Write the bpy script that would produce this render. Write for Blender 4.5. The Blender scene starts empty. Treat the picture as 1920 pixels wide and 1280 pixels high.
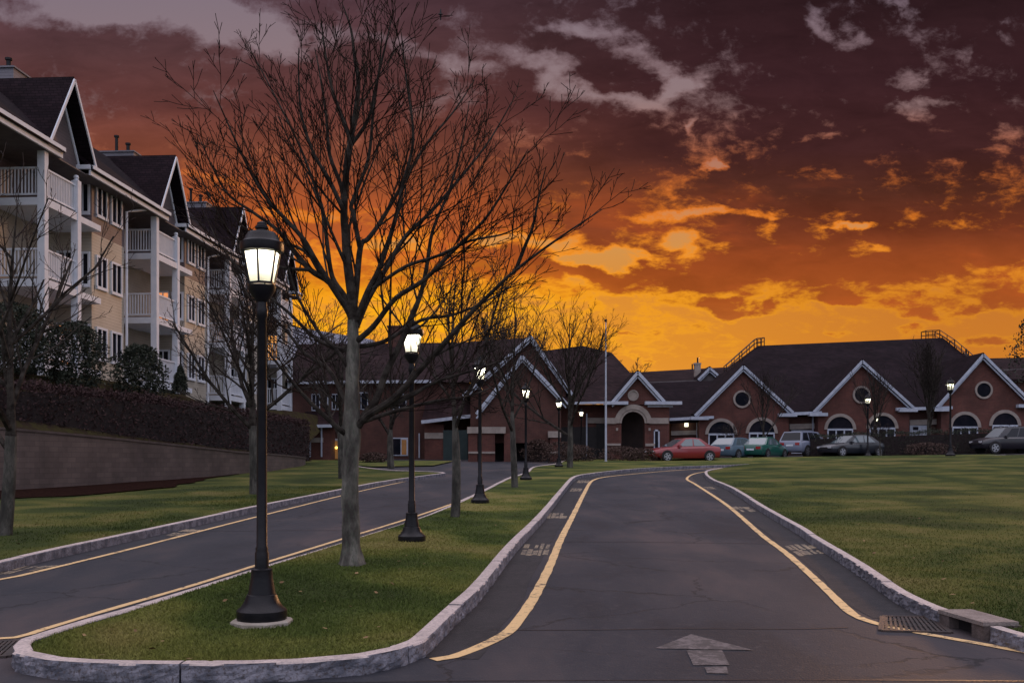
import bpy, bmesh, math, random
import numpy as np
from mathutils import Vector, Matrix, noise
from mathutils.geometry import delaunay_2d_cdt
R = math.radians
random.seed(7)
SC = bpy.context.scene
COL = SC.collection

# ------------------------------------------------------------------ camera
F, YH, HC, SL = 1900.0, 866.0, 1.77, 0.0284   # focal in 1920px units, horizon row, eye height, ground slope
cam_d = bpy.data.cameras.new('camera'); cam = bpy.data.objects.new('camera', cam_d); COL.objects.link(cam)
cam.location = (0, 0, HC); cam.rotation_euler = (R(90), 0, 0)
cam_d.sensor_width = 36; cam_d.lens = 36 * F / 1920
cam_d.shift_y = (YH - 640) / 1920; cam_d.clip_end = 5000; cam_d.clip_start = .05
SC.camera = cam

# ------------------------------------------------------------------ view
SC.view_settings.view_transform = 'Standard'; SC.view_settings.look = 'None'
SC.view_settings.exposure = 0; SC.view_settings.gamma = 1
SC.render.engine = 'CYCLES'
SC.cycles.use_denoising = True
SC.cycles.max_bounces = 6; SC.cycles.diffuse_bounces = 3; SC.cycles.transparent_max_bounces = 8
SC.cycles.sample_clamp_indirect = 4

def lin(c):
    return tuple(((v / 255) / 12.92 if v / 255 <= .04045 else ((v / 255 + .055) / 1.055) ** 2.4) for v in c[:3]) + (1,)

# ------------------------------------------------------------------ world: dusk sky with clouds
world = bpy.data.worlds.new('World'); SC.world = world; world.use_nodes = True
NT = world.node_tree; NT.nodes.clear()
class NB:
    """small expression helper for shader nodes"""
    def __init__(s, nt): s.nt = nt
    def n(s, t, **kw):
        nd = s.nt.nodes.new(t)
        for k, v in kw.items(): setattr(nd, k, v)
        return nd
    def put(s, sock, v):
        if isinstance(v, bpy.types.NodeSocket): s.nt.links.new(v, sock)
        else: sock.default_value = v
    def m(s, op, a, b=None, c=None, clamp=False):
        nd = s.n('ShaderNodeMath', operation=op); nd.use_clamp = clamp
        s.put(nd.inputs[0], a)
        if b is not None: s.put(nd.inputs[1], b)
        if c is not None: s.put(nd.inputs[2], c)
        return nd.outputs[0]
    def vm(s, op, a, b=None, scale=None):
        nd = s.n('ShaderNodeVectorMath', operation=op); s.put(nd.inputs[0], a)
        if b is not None: s.put(nd.inputs[1], b)
        if scale is not None: s.put(nd.inputs[3], scale)
        return nd.outputs['Value'] if op == 'LENGTH' else nd.outputs[0]
    def comb(s, x, y, z=0.0):
        nd = s.n('ShaderNodeCombineXYZ')
        for i, v in enumerate((x, y, z)): s.put(nd.inputs[i], v)
        return nd.outputs[0]
    def sep(s, v):
        nd = s.n('ShaderNodeSeparateXYZ'); s.put(nd.inputs[0], v); return nd.outputs
    def mr(s, v, a, b, c=0.0, d=1.0, smooth=True):
        nd = s.n('ShaderNodeMapRange', interpolation_type='SMOOTHSTEP' if smooth else 'LINEAR')
        s.put(nd.inputs[0], v)
        for i, q in enumerate((a, b, c, d)): nd.inputs[i + 1].default_value = q
        return nd.outputs[0]
    def noise(s, v, sc, det=6, rough=.55, dist=0.0, col=False):
        nd = s.n('ShaderNodeTexNoise'); s.put(nd.inputs['Vector'], v)
        nd.inputs['Scale'].default_value = sc; nd.inputs['Detail'].default_value = det
        nd.inputs['Roughness'].default_value = rough; nd.inputs['Distortion'].default_value = dist
        return nd.outputs['Color'] if col else nd.outputs['Fac']
    def ramp(s, f, stops, interp='LINEAR'):
        nd = s.n('ShaderNodeValToRGB'); s.put(nd.inputs[0], f); cr = nd.color_ramp; cr.interpolation = interp
        while len(cr.elements) < len(stops): cr.elements.new(.5)
        for e, (p, c) in zip(cr.elements, sorted(stops, key=lambda q: q[0])): e.position = p; e.color = c
        return nd.outputs[0]
    def mix(s, f, a, b, mode='MIX'):
        nd = s.n('ShaderNodeMix', data_type='RGBA', blend_type=mode); s.put(nd.inputs[0], f)
        s.put(nd.inputs[6], a); s.put(nd.inputs[7], b); return nd.outputs[2]
def build_sky():
    b = NB(NT)
    tc = b.n('ShaderNodeTexCoord').outputs['Generated']
    d = b.vm('NORMALIZE', tc)
    x, y, z = b.sep(d)
    a = b.m('ARCTAN2', x, y)
    r = b.m('SQRT', b.m('ADD', b.m('MULTIPLY', x, x), b.m('ADD', b.m('MULTIPLY', y, y), 1e-5)))
    t = b.m('MINIMUM', b.m('DIVIDE', z, r), 3.0)
    # direction coordinates measured in the units of the reference (hundreds of px)
    px = b.m('MULTIPLY', b.m('TANGENT', b.m('MAXIMUM', b.m('MINIMUM', a, 1.2), -1.2)), 19.0)
    cosr = b.m('DIVIDE', 1.0, b.m('MAXIMUM', b.m('COSINE', b.m('MAXIMUM', b.m('MINIMUM', a, 1.2), -1.2)), .35))
    py = b.m('MULTIPLY', b.m('MULTIPLY', t, cosr), 19.0)
    P0 = b.comb(px, py, 0.0)
    # warp
    wn = b.noise(b.comb(b.m('MULTIPLY', px, .8), b.m('MULTIPLY', py, 1.3)), .9, 5, .6, col=True)
    wv = b.vm('SUBTRACT', wn, (.5, .5, .5))
    P = b.vm('ADD', P0, b.vm('MULTIPLY', wv, (1.5, .9, 0)))
    def blob(cx, cy, rx, ry, amp, rot=0):
        mp = b.n('ShaderNodeMapping', vector_type='TEXTURE')
        mp.inputs['Location'].default_value = ((cx - 960) / 100, (866 - cy) / 100, 0)
        mp.inputs['Rotation'].default_value = (0, 0, R(rot))
        mp.inputs['Scale'].default_value = (rx / 100, ry / 100, 1)
        NT.links.new(P, mp.inputs[0])
        return b.mr(b.vm('LENGTH', mp.outputs[0]), 1.35, .15, 0.0, amp)
    # stretched noise: flatter and finer towards the horizon
    sy = b.m('MULTIPLY', b.m('MINIMUM', py, 12.0), b.m('SUBTRACT', 2.5, b.m('MULTIPLY', b.m('MINIMUM', py, 12.0), .095)))
    q = b.comb(b.m('MULTIPLY', px, .75), sy, 0.3)
    n1 = b.noise(q, .62, 8, .56, .25)
    n2 = b.noise(b.vm('ADD', q, (7.1, 3.3, 0)), 1.9, 8, .62, .4)
    # base density by height
    base = b.ramp(b.m('DIVIDE', py, 9.0), [(0, (.16,)*3 + (1,)), (.22, (.10,)*3 + (1,)), (.30, (.18,)*3 + (1,)), (.345, (.52,)*3 + (1,)), (.42, (.68,)*3 + (1,)), (.50, (.80,)*3 + (1,)), (1, (.88,)*3 + (1,))])
    D = b.m('ADD', base, b.m('MULTIPLY', b.m('SUBTRACT', n1, .5), .95))
    D = b.m('ADD', D, b.m('MULTIPLY', b.m('SUBTRACT', n2, .5), b.mr(py, 2.2, 5.0, 1.5, 1.15)))
    n4 = b.noise(b.vm('ADD', q, (1.7, 9.3, 2)), 6.5, 7, .68, .5)
    D = b.m('ADD', D, b.m('MULTIPLY', b.m('SUBTRACT', n4, .5), .55))
    blobs = [(30, 14, 70, 18, .45, 0), (172, 24, 46, 11, .4, 0), (118, 40, 34, 12, .35, 0), (288, 30, 40, 18, .45, 30), (240, 50, 60, 14, .35, 0), (120, 15, 230, 40, -.9, 0), (330, 25, 230, 36, -.9, -8), (470, 66, 95, 30, -.9, -22), (620, 70, 34, 30, -.5, 0), (760, 98, 60, 16, -.55, -10), (875, 122, 60, 12, -.45, -8),
        (1090, 62, 70, 18, -.75, -5), (1005, 112, 80, 22, -.65, -10), (1055, 158, 60, 20, -.8, -22), (1180, 188, 75, 12, -.75, -14), (1270, 166, 50, 17, -.75, 25), (1245, 122, 45, 14, -.55, -30), (1165, 95, 38, 14, -.5, 0),
        (1545, 50, 36, 16, -.5, -40), (1594, 88, 26, 15, -.52, 0), (1702, 160, 28, 19, -.5, 0), (1708, 212, 36, 13, -.5, -10), (1690, 20, 40, 10, -.35, -30), (1735, 196, 40, 8, -.4, 0), (1530, 268, 34, 8, -.42, 0), (1545, 225, 14, 26, -.3, 20), (1345, 306, 22, 8, -.75, -30), (1872, 250, 20, 30, -.3, 0), (1303, 232, 8, 14, -.5, 0),
        (400, 335, 70, 16, -.42, -20), (560, 405, 90, 20, -.5, -8), (740, 450, 80, 16, -.42, 5), (940, 452, 70, 16, -.5, 0), (1040, 450, 60, 14, -.5, 0),
        (1130, 478, 120, 20, -.75, -4), (1285, 448, 42, 28, -.62, -20), (1400, 398, 130, 12, -.34, -4), (1250, 400, 110, 12, -.3, 8), (1600, 426, 70, 8, -.5, -4), (1620, 468, 60, 12, -.3, 0), (1440, 420, 22, 30, -.3, 0),
        (1300, 512, 170, 26, .45, 2), (1560, 500, 260, 34, .45, -2), (1800, 470, 260, 40, .4, 0), (1120, 512, 70, 15, .5, -8), (1340, 562, 60, 20, .75, 0), (1385, 585, 70, 12, .65, 0), (1570, 556, 62, 17, .8, 0), (1455, 585, 30, 14, .4, 0), (1725, 594, 66, 13, .6, -8), (1820, 588, 40, 14, .5, 0), (1850, 634, 80, 15, .55, 0), (1895, 570, 70, 26, .55, 0), (1170, 612, 40, 7, .5, -25), (1195, 660, 34, 9, .45, -30), (1570, 620, 40, 7, .4, -12), (1700, 618, 30, 8, .4, 0),
        (1180, 560, 130, 16, -.3, -12), (900, 500, 170, 26, .4, 0), (700, 520, 200, 30, .3, 0), (860, 610, 220, 34, -.2, 0)]
    for bl in blobs: D = b.m('ADD', D, blob(*(bl if bl[1] > 330 else (bl[0], bl[1], bl[2] * 1.25, bl[3] * 1.3, bl[4] * .84, bl[5]))))
    hy = b.m('DIVIDE', py, 9.0)
    def H(ypx): return max(0, (866 - ypx) / 900)
    clear = b.ramp(hy, [(H(0), lin((130, 114, 124))), (H(180), lin((144, 120, 122))), (H(300), lin((176, 118, 96))), (H(400), lin((206, 138, 88))), (H(470), lin((214, 148, 76))), (H(560), lin((224, 144, 52))), (H(650), lin((232, 150, 46))), (H(866), lin((245, 165, 60)))])
    coreR = b.ramp(hy, [(H(-20), lin((48, 29, 33))), (H(150), lin((60, 34, 38))), (H(280), lin((70, 38, 38))), (H(360), lin((88, 46, 35))), (H(430), lin((122, 58, 36))), (H(500), lin((158, 74, 34))), (H(560), lin((176, 86, 34))), (H(640), lin((196, 110, 46)))])
    coreL = b.ramp(hy, [(H(-20), lin((86, 60, 68))), (H(100), lin((90, 59, 61))), (H(200), lin((104, 60, 56))), (H(300), lin((136, 74, 54))), (H(380), lin((178, 90, 48))), (H(470), lin((200, 98, 44))), (H(560), lin((226, 118, 26))), (H(640), lin((236, 140, 28)))])
    edge = b.ramp(hy, [(H(0), lin((112, 94, 104))), (H(200), lin((126, 98, 98))), (H(320), lin((190, 100, 50))), (H(400), lin((226, 122, 36))), (H(480), lin((248, 150, 38))), (H(560), lin((250, 164, 30))), (H(700), lin((252, 172, 44)))])
    lf = b.mr(b.m('ADD', px, b.m('MULTIPLY', b.m('SUBTRACT', n1, .5), 3.0)), 4.2, -3.6)
    core = b.mix(lf, coreR, coreL)
    # soft billow shading of the cloud body
    n3 = b.noise(b.comb(b.m('MULTIPLY', px, .35), b.m('MULTIPLY', py, 1.1), 4.0), .9, 5, .55, .3)
    n5 = b.noise(b.comb(b.m('MULTIPLY', px, .42), b.m('MULTIPLY', py, 1.25), 9.0), 2.1, 7, .62, .6)
    shade = b.m('ADD', .22, b.m('ADD', b.m('MULTIPLY', n3, .72), b.m('MULTIPLY', n5, .62)))
    core = b.mix(1.0, core, b.comb(shade, shade, shade), 'MULTIPLY')
    warm = b.m('MULTIPLY', b.mr(n3, .5, .68), b.mr(py, 5.9, 4.0))
    warm = b.m('MULTIPLY', warm, .35)
    core = b.mix(warm, core, lin((215, 96, 34)))
    kc = b.mr(D, .12, .50)
    ke = b.mr(D, .36, .80)
    col = b.mix(kc, clear, edge)
    col = b.mix(ke, col, core)
    # bright fringe low at the left, where the sun has just gone
    glow = b.m('MULTIPLY', b.mr(b.vm('LENGTH', b.vm('MULTIPLY', b.vm('SUBTRACT', P0, (-2.3, 2.5, 0)), (.19, .62, 0))), 1.0, .1), b.mr(n2, .36, .62))
    col = b.mix(b.m('MULTIPLY', glow, .95), col, lin((255, 178, 22)))
    dull = b.m('MULTIPLY', b.mr(px, -.5, 9.5), b.mr(py, 4.6, 3.0))
    col = b.mix(b.m('MULTIPLY', dull, .5), col, lin((168, 84, 38)))
    # open sky overhead and behind the viewer (evening blue-lilac)
    back = b.ramp(b.m('MULTIPLY', b.m('ADD', z, 0.0), 1.0), [(0, (.34, .37, .50, 1)), (.3, (.54, .55, .70, 1)), (.6, (.90, .86, 1.00, 1)), (1, (1.45, 1.32, 1.48, 1))])
    kb = b.m('MAXIMUM', b.mr(t, .50, .95), b.mr(y, .25, -.25))
    # hidden warm band on both flanks of the sunset
    col = b.mix(kb, col, back)
    nish = b.n('ShaderNodeTexSky', sky_type='NISHITA'); nish.sun_disc = False
    nish.sun_elevation = R(6); nish.sun_rotation = R(-5)
    up = b.mr(z, -.02, .0)
    g = b.mix(up, (.02, .02, .022, 1), col)
    bg = b.n('ShaderNodeBackground'); b.put(bg.inputs[0], g); bg.inputs[1].default_value = 1.0
    bg2 = b.n('ShaderNodeBackground'); b.put(bg2.inputs[0], nish.outputs[0]); b.put(bg2.inputs[1], b.m('MULTIPLY', kb, .03))
    ad = b.n('ShaderNodeAddShader'); NT.links.new(bg.outputs[0], ad.inputs[0]); NT.links.new(bg2.outputs[0], ad.inputs[1])
    out = b.n('ShaderNodeOutputWorld'); NT.links.new(ad.outputs[0], out.inputs[0])
build_sky()
world.cycles.sampling_method = 'MANUAL'; world.cycles.sample_map_resolution = 512

sun_d = bpy.data.lights.new('sun', 'SUN'); sun = bpy.data.objects.new('sun', sun_d); COL.objects.link(sun)
sun_d.energy = 1.2; sun_d.angle = R(6); sun_d.color = (1.0, .50, .22)
SUN_AZ, SUN_EL = R(26), R(7)
sdir = Vector((math.sin(SUN_AZ) * math.cos(SUN_EL), math.cos(SUN_AZ) * math.cos(SUN_EL), math.sin(SUN_EL)))
sun.rotation_euler = (-sdir).to_track_quat('-Z', 'Y').to_euler()
sun.location = (0, 60, 40)

# ------------------------------------------------------------------ helpers
def sst(x, a, b):
    t = min(1, max(0, (x - a) / (b - a))); return t * t * (3 - 2 * t)
def gz(X, Y):      # lie of the land: climbs away from the viewer, and to the right far off
    z = SL * min(Y, 95) if Y > -20 else SL * -20
    return z + .025 * max(0, min(X, 45) - 16) * sst(Y, 25, 50)
def W(x, y, Y):    # photograph direction (x, y) at real distance Y
    return Vector(((x - 960) / F * Y, Y, HC + (YH - y) / F * Y))
def G(x, y, dz=0.0):
    Y = (HC - dz) * F / (y - 812); return ((x - 960) / F * Y, Y)

def tag(o, label=None, cat=None, group=None, kind=None):
    if label: o['label'] = label
    if cat: o['category'] = cat
    if group: o['group'] = group
    if kind: o['kind'] = kind
    return o
def empty(name, loc=(0, 0, 0), rz=0.0):
    o = bpy.data.objects.new(name, None); COL.objects.link(o); o.location = loc; o.rotation_euler = (0, 0, rz)
    o.empty_display_size = .3; return o
def mesh_obj(name, verts, faces, mat=None, parent=None, smooth=False):
    me = bpy.data.meshes.new(name); me.from_pydata([tuple(v) for v in verts], [], faces); me.update()
    if mat: me.materials.append(mat)
    if smooth: me.polygons.foreach_set('use_smooth', [True] * len(me.polygons))
    o = bpy.data.objects.new(name, me); COL.objects.link(o)
    if parent: o.parent = parent
    return o
class MB:
    def __init__(s): s.v = []; s.f = []; s.thick = []
    def add(s, vs, fs):
        k = len(s.v); s.v += [tuple(v) for v in vs]; s.f += [tuple(i + k for i in f) for f in fs]; return s
    def box(s, x0, x1, y0, y1, z0, z1):
        return s.add([(x0, y0, z0), (x1, y0, z0), (x1, y1, z0), (x0, y1, z0), (x0, y0, z1), (x1, y0, z1), (x1, y1, z1), (x0, y1, z1)],
                     [(0, 3, 2, 1), (4, 5, 6, 7), (0, 1, 5, 4), (1, 2, 6, 5), (2, 3, 7, 6), (3, 0, 4, 7)])
    def quad(s, a, b, c, d): return s.add([a, b, c, d], [(0, 1, 2, 3)])
    def prism(s, pts, vec):
        """polygon pts extruded along vec"""
        n = len(pts); vec = Vector(vec); P = [Vector(p) for p in pts]
        return s.add(P + [p + vec for p in P], [tuple(range(n))[::-1], tuple(range(n, 2 * n))] + [(i, (i + 1) % n, n + (i + 1) % n, n + i) for i in range(n)])
    def tube(s, pts, rad, n=6, cap=True):
        P = [Vector(p) for p in pts]; m = len(P); R_ = rad if isinstance(rad, (list, tuple)) else [rad] * m
        k = len(s.v); ref = None
        for i, p in enumerate(P):
            t = (P[min(i + 1, m - 1)] - P[max(i - 1, 0)]).normalized()
            if ref is None: ref = t.orthogonal().normalized()
            ref = (ref - t * ref.dot(t)).normalized(); bi = t.cross(ref)
            for j in range(n):
                an = 2 * math.pi * j / n
                s.v.append(tuple(p + (ref * math.cos(an) + bi * math.sin(an)) * R_[i]))
        for i in range(m - 1):
            for j in range(n):
                s.f.append((k + i * n + j, k + i * n + (j + 1) % n, k + (i + 1) * n + (j + 1) % n, k + (i + 1) * n + j))
        if R_[0] > .0125: s.thick += range(len(s.f) - (m - 1) * n, len(s.f))
        if cap: s.f.append(tuple(k + (m - 1) * n + j for j in range(n))); s.f.append(tuple(k + j for j in range(n))[::-1])
        return s
    def lathe(s, prof, n=24, c=(0, 0, 0), rot=0.0, cap=True):
        k = len(s.v); m = len(prof)
        for r, z in prof:
            for j in range(n):
                an = rot + 2 * math.pi * j / n; s.v.append((c[0] + r * math.cos(an), c[1] + r * math.sin(an), c[2] + z))
        for i in range(m - 1):
            for j in range(n):
                s.f.append((k + i * n + j, k + i * n + (j + 1) % n, k + (i + 1) * n + (j + 1) % n, k + (i + 1) * n + j))
        if cap: s.f.append(tuple(k + (m - 1) * n + j for j in range(n))); s.f.append(tuple(k + j for j in range(n))[::-1])
        return s
    def bar(s, a, b, w, h=None):
        """rectangular bar from a to b"""
        a = Vector(a); b = Vector(b); t = (b - a).normalized(); up = Vector((0, 0, 1)) if abs(t.z) < .95 else Vector((0, 1, 0))
        sd = t.cross(up).normalized() * (w / 2); u2 = sd.cross(t).normalized() * ((h or w) / 2)
        return s.add([a - sd - u2, a + sd - u2, a + sd + u2, a - sd + u2, b - sd - u2, b + sd - u2, b + sd + u2, b - sd + u2],
                     [(0, 3, 2, 1), (4, 5, 6, 7), (0, 1, 5, 4), (1, 2, 6, 5), (2, 3, 7, 6), (3, 0, 4, 7)])
    def build(s, name, mat, parent=None, smooth=False):
        o = mesh_obj(name, s.v, s.f, mat, parent, smooth)
        if name == 'crown':
            o.data.materials.append(M['limb'])
            for i in s.thick: o.data.polygons[i].material_index = 1
        if smooth:
            try: o.data.set_sharp_from_angle(angle=R(38))
            except Exception: pass
        return o

# ------------------------------------------------------------------ materials
def mat(name, c1, c2=None, scale=4, rough=.8, bump=0.0, bscale=None, spec=.5, metal=0.0, stretch=(1, 1, 1), c3=None, coat=0.0, emit=None, lo=.35, hi=.65):
    m = bpy.data.materials.new(name); m.use_nodes = True; nt = m.node_tree; b = NB(nt)
    bs = nt.nodes['Principled BSDF']
    bs.inputs['Roughness'].default_value = rough; bs.inputs['Metallic'].default_value = metal
    bs.inputs['Specular IOR Level'].default_value = spec; bs.inputs['Coat Weight'].default_value = coat
    tc = b.n('ShaderNodeTexCoord').outputs['Object']
    v = b.vm('MULTIPLY', tc, stretch)
    c1 = tuple(c1) + (1,) if len(c1) == 3 else c1
    if c2 is not None:
        c2 = tuple(c2) + (1,) if len(c2) == 3 else c2
        f = b.mr(b.noise(v, scale, 6, .6), lo, hi)
        c = b.mix(f, c1, c2)
        if c3 is not None: c = b.mix(b.mr(b.noise(v, scale * 7.3, 4, .6), .45, .75), c, tuple(c3) + (1,))
        nt.links.new(c, bs.inputs['Base Color'])
    else: bs.inputs['Base Color'].default_value = c1
    if bump:
        bp = b.n('ShaderNodeBump'); bp.inputs['Strength'].default_value = bump; bp.inputs['Distance'].default_value = .02
        nt.links.new(b.noise(v, bscale or scale * 8, 5, .6), bp.inputs['Height']); nt.links.new(bp.outputs[0], bs.inputs['Normal'])
    if emit: bs.inputs['Emission Color'].default_value = emit[0] + (1,); bs.inputs['Emission Strength'].default_value = emit[1]
    return m
def brick_mat(name, c1, c2, mort, bw=.22, rh=.075):
    m = bpy.data.materials.new(name); m.use_nodes = True; nt = m.node_tree; b = NB(nt); bs = nt.nodes['Principled BSDF']
    x, y, z = b.sep(b.n('ShaderNodeTexCoord').outputs['Object'])
    v = b.comb(b.m('ADD', x, y), z)
    bt = b.n('ShaderNodeTexBrick'); nt.links.new(v, bt.inputs['Vector'])
    bt.inputs['Color1'].default_value = c1 + (1,); bt.inputs['Color2'].default_value = c2 + (1,); bt.inputs['Mortar'].default_value = mort + (1,)
    bt.inputs['Scale'].default_value = 1; bt.inputs['Brick Width'].default_value = bw; bt.inputs['Row Height'].default_value = rh; bt.inputs['Mortar Size'].default_value = .008
    n = b.mr(b.noise(v, .7, 5, .6), .3, .7, .72, 1.2)
    nt.links.new(b.mix(1.0, bt.outputs[0], b.comb(n, n, n), 'MULTIPLY'), bs.inputs['Base Color']); bs.inputs['Roughness'].default_value = .9
    return m
def siding_mat(name, col, col2):
    m = bpy.data.materials.new(name); m.use_nodes = True; nt = m.node_tree; b = NB(nt); bs = nt.nodes['Principled BSDF']
    tc = b.n('ShaderNodeTexCoord').outputs['Object']; x, y, z = b.sep(tc)
    saw = b.m('FRACT', b.m('DIVIDE', z, .13))
    n = b.mr(b.noise(tc, .8, 5, .6), .3, .7)
    c = b.mix(n, col + (1,), col2 + (1,))
    line = b.mr(saw, .0, .12, .55, 1.0)
    nt.links.new(b.mix(1.0, c, b.comb(line, line, line), 'MULTIPLY'), bs.inputs['Base Color']); bs.inputs['Roughness'].default_value = .7
    bp = b.n('ShaderNodeBump'); bp.inputs['Strength'].default_value = .6; bp.inputs['Distance'].default_value = .02
    nt.links.new(b.m('SUBTRACT', 1.0, saw), bp.inputs['Height']); nt.links.new(bp.outputs[0], bs.inputs['Normal'])
    return m
def shingle_mat(name, c1, c2):
    m = bpy.data.materials.new(name); m.use_nodes = True; nt = m.node_tree; b = NB(nt); bs = nt.nodes['Principled BSDF']
    tc = b.n('ShaderNodeTexCoord').outputs['Object']; x, y, z = b.sep(tc)
    v = b.comb(b.m('ADD', x, b.m('MULTIPLY', y, .8)), z)
    bt = b.n('ShaderNodeTexBrick'); nt.links.new(v, bt.inputs['Vector'])
    bt.inputs['Color1'].default_value = c1 + (1,); bt.inputs['Color2'].default_value = c2 + (1,); bt.inputs['Mortar'].default_value = tuple(q * .5 for q in c1) + (1,)
    bt.inputs['Scale'].default_value = 1; bt.inputs['Brick Width'].default_value = .3; bt.inputs['Row Height'].default_value = .13; bt.inputs['Mortar Size'].default_value = .012
    n = b.mr(b.noise(tc, .5, 5, .65), .3, .7, .75, 1.25)
    nt.links.new(b.mix(1.0, bt.outputs[0], b.comb(n, n, n), 'MULTIPLY'), bs.inputs['Base Color']); bs.inputs['Roughness'].default_value = .95; bs.inputs['Specular IOR Level'].default_value = .08
    return m
def asphalt_mat():
    m = bpy.data.materials.new('asphalt'); m.use_nodes = True; nt = m.node_tree; b = NB(nt); bs = nt.nodes['Principled BSDF']
    tc = b.n('ShaderNodeTexCoord').outputs['Object']; x, y, z = b.sep(tc)
    big = b.noise(b.comb(b.m('MULTIPLY', x, 1.0), b.m('MULTIPLY', y, .35)), .55, 5, .6, .3)
    c = b.ramp(big, [(.38, (.017, .019, .027, 1)), (.46, (.026, .028, .038, 1)), (.54, (.040, .038, .046, 1)), (.64, (.070, .056, .060, 1))])
    mid = b.noise(tc, 9, 6, .7)
    c = b.mix(b.mr(mid, .5, .8), c, (.052, .049, .056, 1))
    # worn lighter specks of aggregate
    vo = b.n('ShaderNodeTexVoronoi'); nt.links.new(tc, vo.inputs[0]); vo.inputs['Scale'].default_value = 55
    sp = b.mr(vo.outputs['Distance'], .22, .08)
    c = b.mix(b.m('MULTIPLY', sp, .45), c, (.13, .115, .11, 1))
    # hairline cracks
    vc = b.n('ShaderNodeTexVoronoi', feature='DISTANCE_TO_EDGE'); vc.inputs['Scale'].default_value = .33
    nt.links.new(b.vm('ADD', tc, b.vm('MULTIPLY', b.noise(tc, 1.6, 6, .65, col=True), (.9, .9, 0))), vc.inputs[0])
    crack = b.m('MULTIPLY', b.mr(vc.outputs['Distance'], .009, .003), b.mr(b.noise(tc, .25, 3), .40, .52))
    c = b.mix(b.m('MULTIPLY', crack, .75), c, (.014, .013, .015, 1))
    nt.links.new(c, bs.inputs['Base Color'])
    nt.links.new(b.mr(big, .3, .7, .62, .8), bs.inputs['Roughness']); bs.inputs['Specular IOR Level'].default_value = .25
    bp = b.n('ShaderNodeBump'); bp.inputs['Strength'].default_value = .5; bp.inputs['Distance'].default_value = .006
    nt.links.new(b.m('ADD', b.m('SUBTRACT', mid, b.m('MULTIPLY', vo.outputs['Distance'], .6)), b.m('MULTIPLY', crack, -1.0)), bp.inputs['Height']); nt.links.new(bp.outputs[0], bs.inputs['Normal'])
    return m
def grass_mat(name, k=1.0):
    m = bpy.data.materials.new(name); m.use_nodes = True; nt = m.node_tree; b = NB(nt); bs = nt.nodes['Principled BSDF']
    tc = b.n('ShaderNodeTexCoord').outputs['Object']
    big = b.noise(b.vm('MULTIPLY', tc, (.62, .55, 1)), .8, 3.2, .5, .3)
    c = b.ramp(big, [(.34, (.036 * k, .052 * k, .013 * k, 1)), (.46, (.058 * k, .078 * k, .018 * k, 1)), (.57, (.112 * k, .118 * k, .028 * k, 1)), (.68, (.168 * k, .148 * k, .048 * k, 1))])  # light and dark turf tones, with shadow bands put into the darker patches
    fine = b.noise(b.vm('MULTIPLY', tc, (1, .5, 1)), 32, 6, .75)
    f = b.mr(fine, .3, .7, .72, 1.25)
    c = b.mix(1.0, c, b.comb(f, f, f), 'MULTIPLY')
    straw = b.m('MULTIPLY', b.mr(b.noise(tc, 55, 4, .7), .6, .72), b.mr(b.noise(tc, 2.1, 4, .6), .45, .65))
    c = b.mix(b.m('MULTIPLY', straw, .5), c, (.24 * k, .19 * k, .08 * k, 1))
    nt.links.new(c, bs.inputs['Base Color']); bs.inputs['Roughness'].default_value = .95; bs.inputs['Specular IOR Level'].default_value = .15
    bp = b.n('ShaderNodeBump'); bp.inputs['Strength'].default_value = .8; bp.inputs['Distance'].default_value = .03
    nt.links.new(fine, bp.inputs['Height']); nt.links.new(bp.outputs[0], bs.inputs['Normal'])
    return m
def paint_mat(name, col, wear=.45, scale=11):
    m = bpy.data.materials.new(name); m.use_nodes = True; nt = m.node_tree; b = NB(nt); bs = nt.nodes['Principled BSDF']
    tc = b.n('ShaderNodeTexCoord').outputs['Object']
    n = b.noise(tc, scale, 8, .72); n2 = b.noise(tc, 2.5, 3, .6)
    w = b.mr(b.m('ADD', b.m('MULTIPLY', n, .75), b.m('MULTIPLY', n2, .25)), wear - .06, wear + .05)
    c = b.mix(w, (.05, .045, .048, 1), col + (1,))
    c = b.mix(b.mr(b.noise(tc, 60, 3, .6), .5, .8), c, tuple(q * .75 for q in col) + (1,))
    nt.links.new(c, bs.inputs['Base Color']); bs.inputs['Roughness'].default_value = .7
    return m
M = {}
M['asphalt'] = asphalt_mat()
M['grass'] = grass_mat('mown grass'); M['grass_darker'] = grass_mat('darker grass', .78); M['blade_dull'] = grass_mat('dull grass blades', 1.15)  # same grass scaled darker for the side lawns and outer ground
M['blade'] = grass_mat('grass blades', 1.75)
M['yellow'] = paint_mat('worn yellow paint', (.74, .50, .24), .435)
M['yellowold'] = paint_mat('faded yellow paint', (.40, .31, .20), .52, 26)
M['whiteold'] = paint_mat('faded white paint', (.145, .124, .128), .52, 14)
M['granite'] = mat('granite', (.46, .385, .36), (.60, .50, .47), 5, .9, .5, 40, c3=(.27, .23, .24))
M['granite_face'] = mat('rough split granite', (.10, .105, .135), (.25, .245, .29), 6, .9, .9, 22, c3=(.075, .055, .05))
M['concrete'] = mat('concrete', (.30, .26, .22), (.38, .34, .30), 5, .9, .4, 50)
M['concrete_dark'] = mat('weathered concrete', (.20, .165, .155), (.28, .235, .22), 6, .95, .6, 40, c3=(.13, .11, .10))
M['granite_dark'] = mat('dark brownish concrete', (.085, .065, .06), (.14, .11, .105), 6, .95, .6, 40)  # darker mix for the inlet blocks than for the lid
M['iron'] = mat('black painted iron', (.006, .006, .009), (.012, .011, .014), 8, .38, .15, 60, spec=.28)
M['castiron'] = mat('rusty cast iron grate', (.03, .025, .025), (.06, .04, .035), 9, .6, .3, 60)
M['bark'] = mat('grey maple bark', (.045, .038, .034), (.185, .175, .150), 6, .95, 1.0, 26, stretch=(1, 1, .35), c3=(.075, .085, .065), lo=.38, hi=.66)
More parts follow.
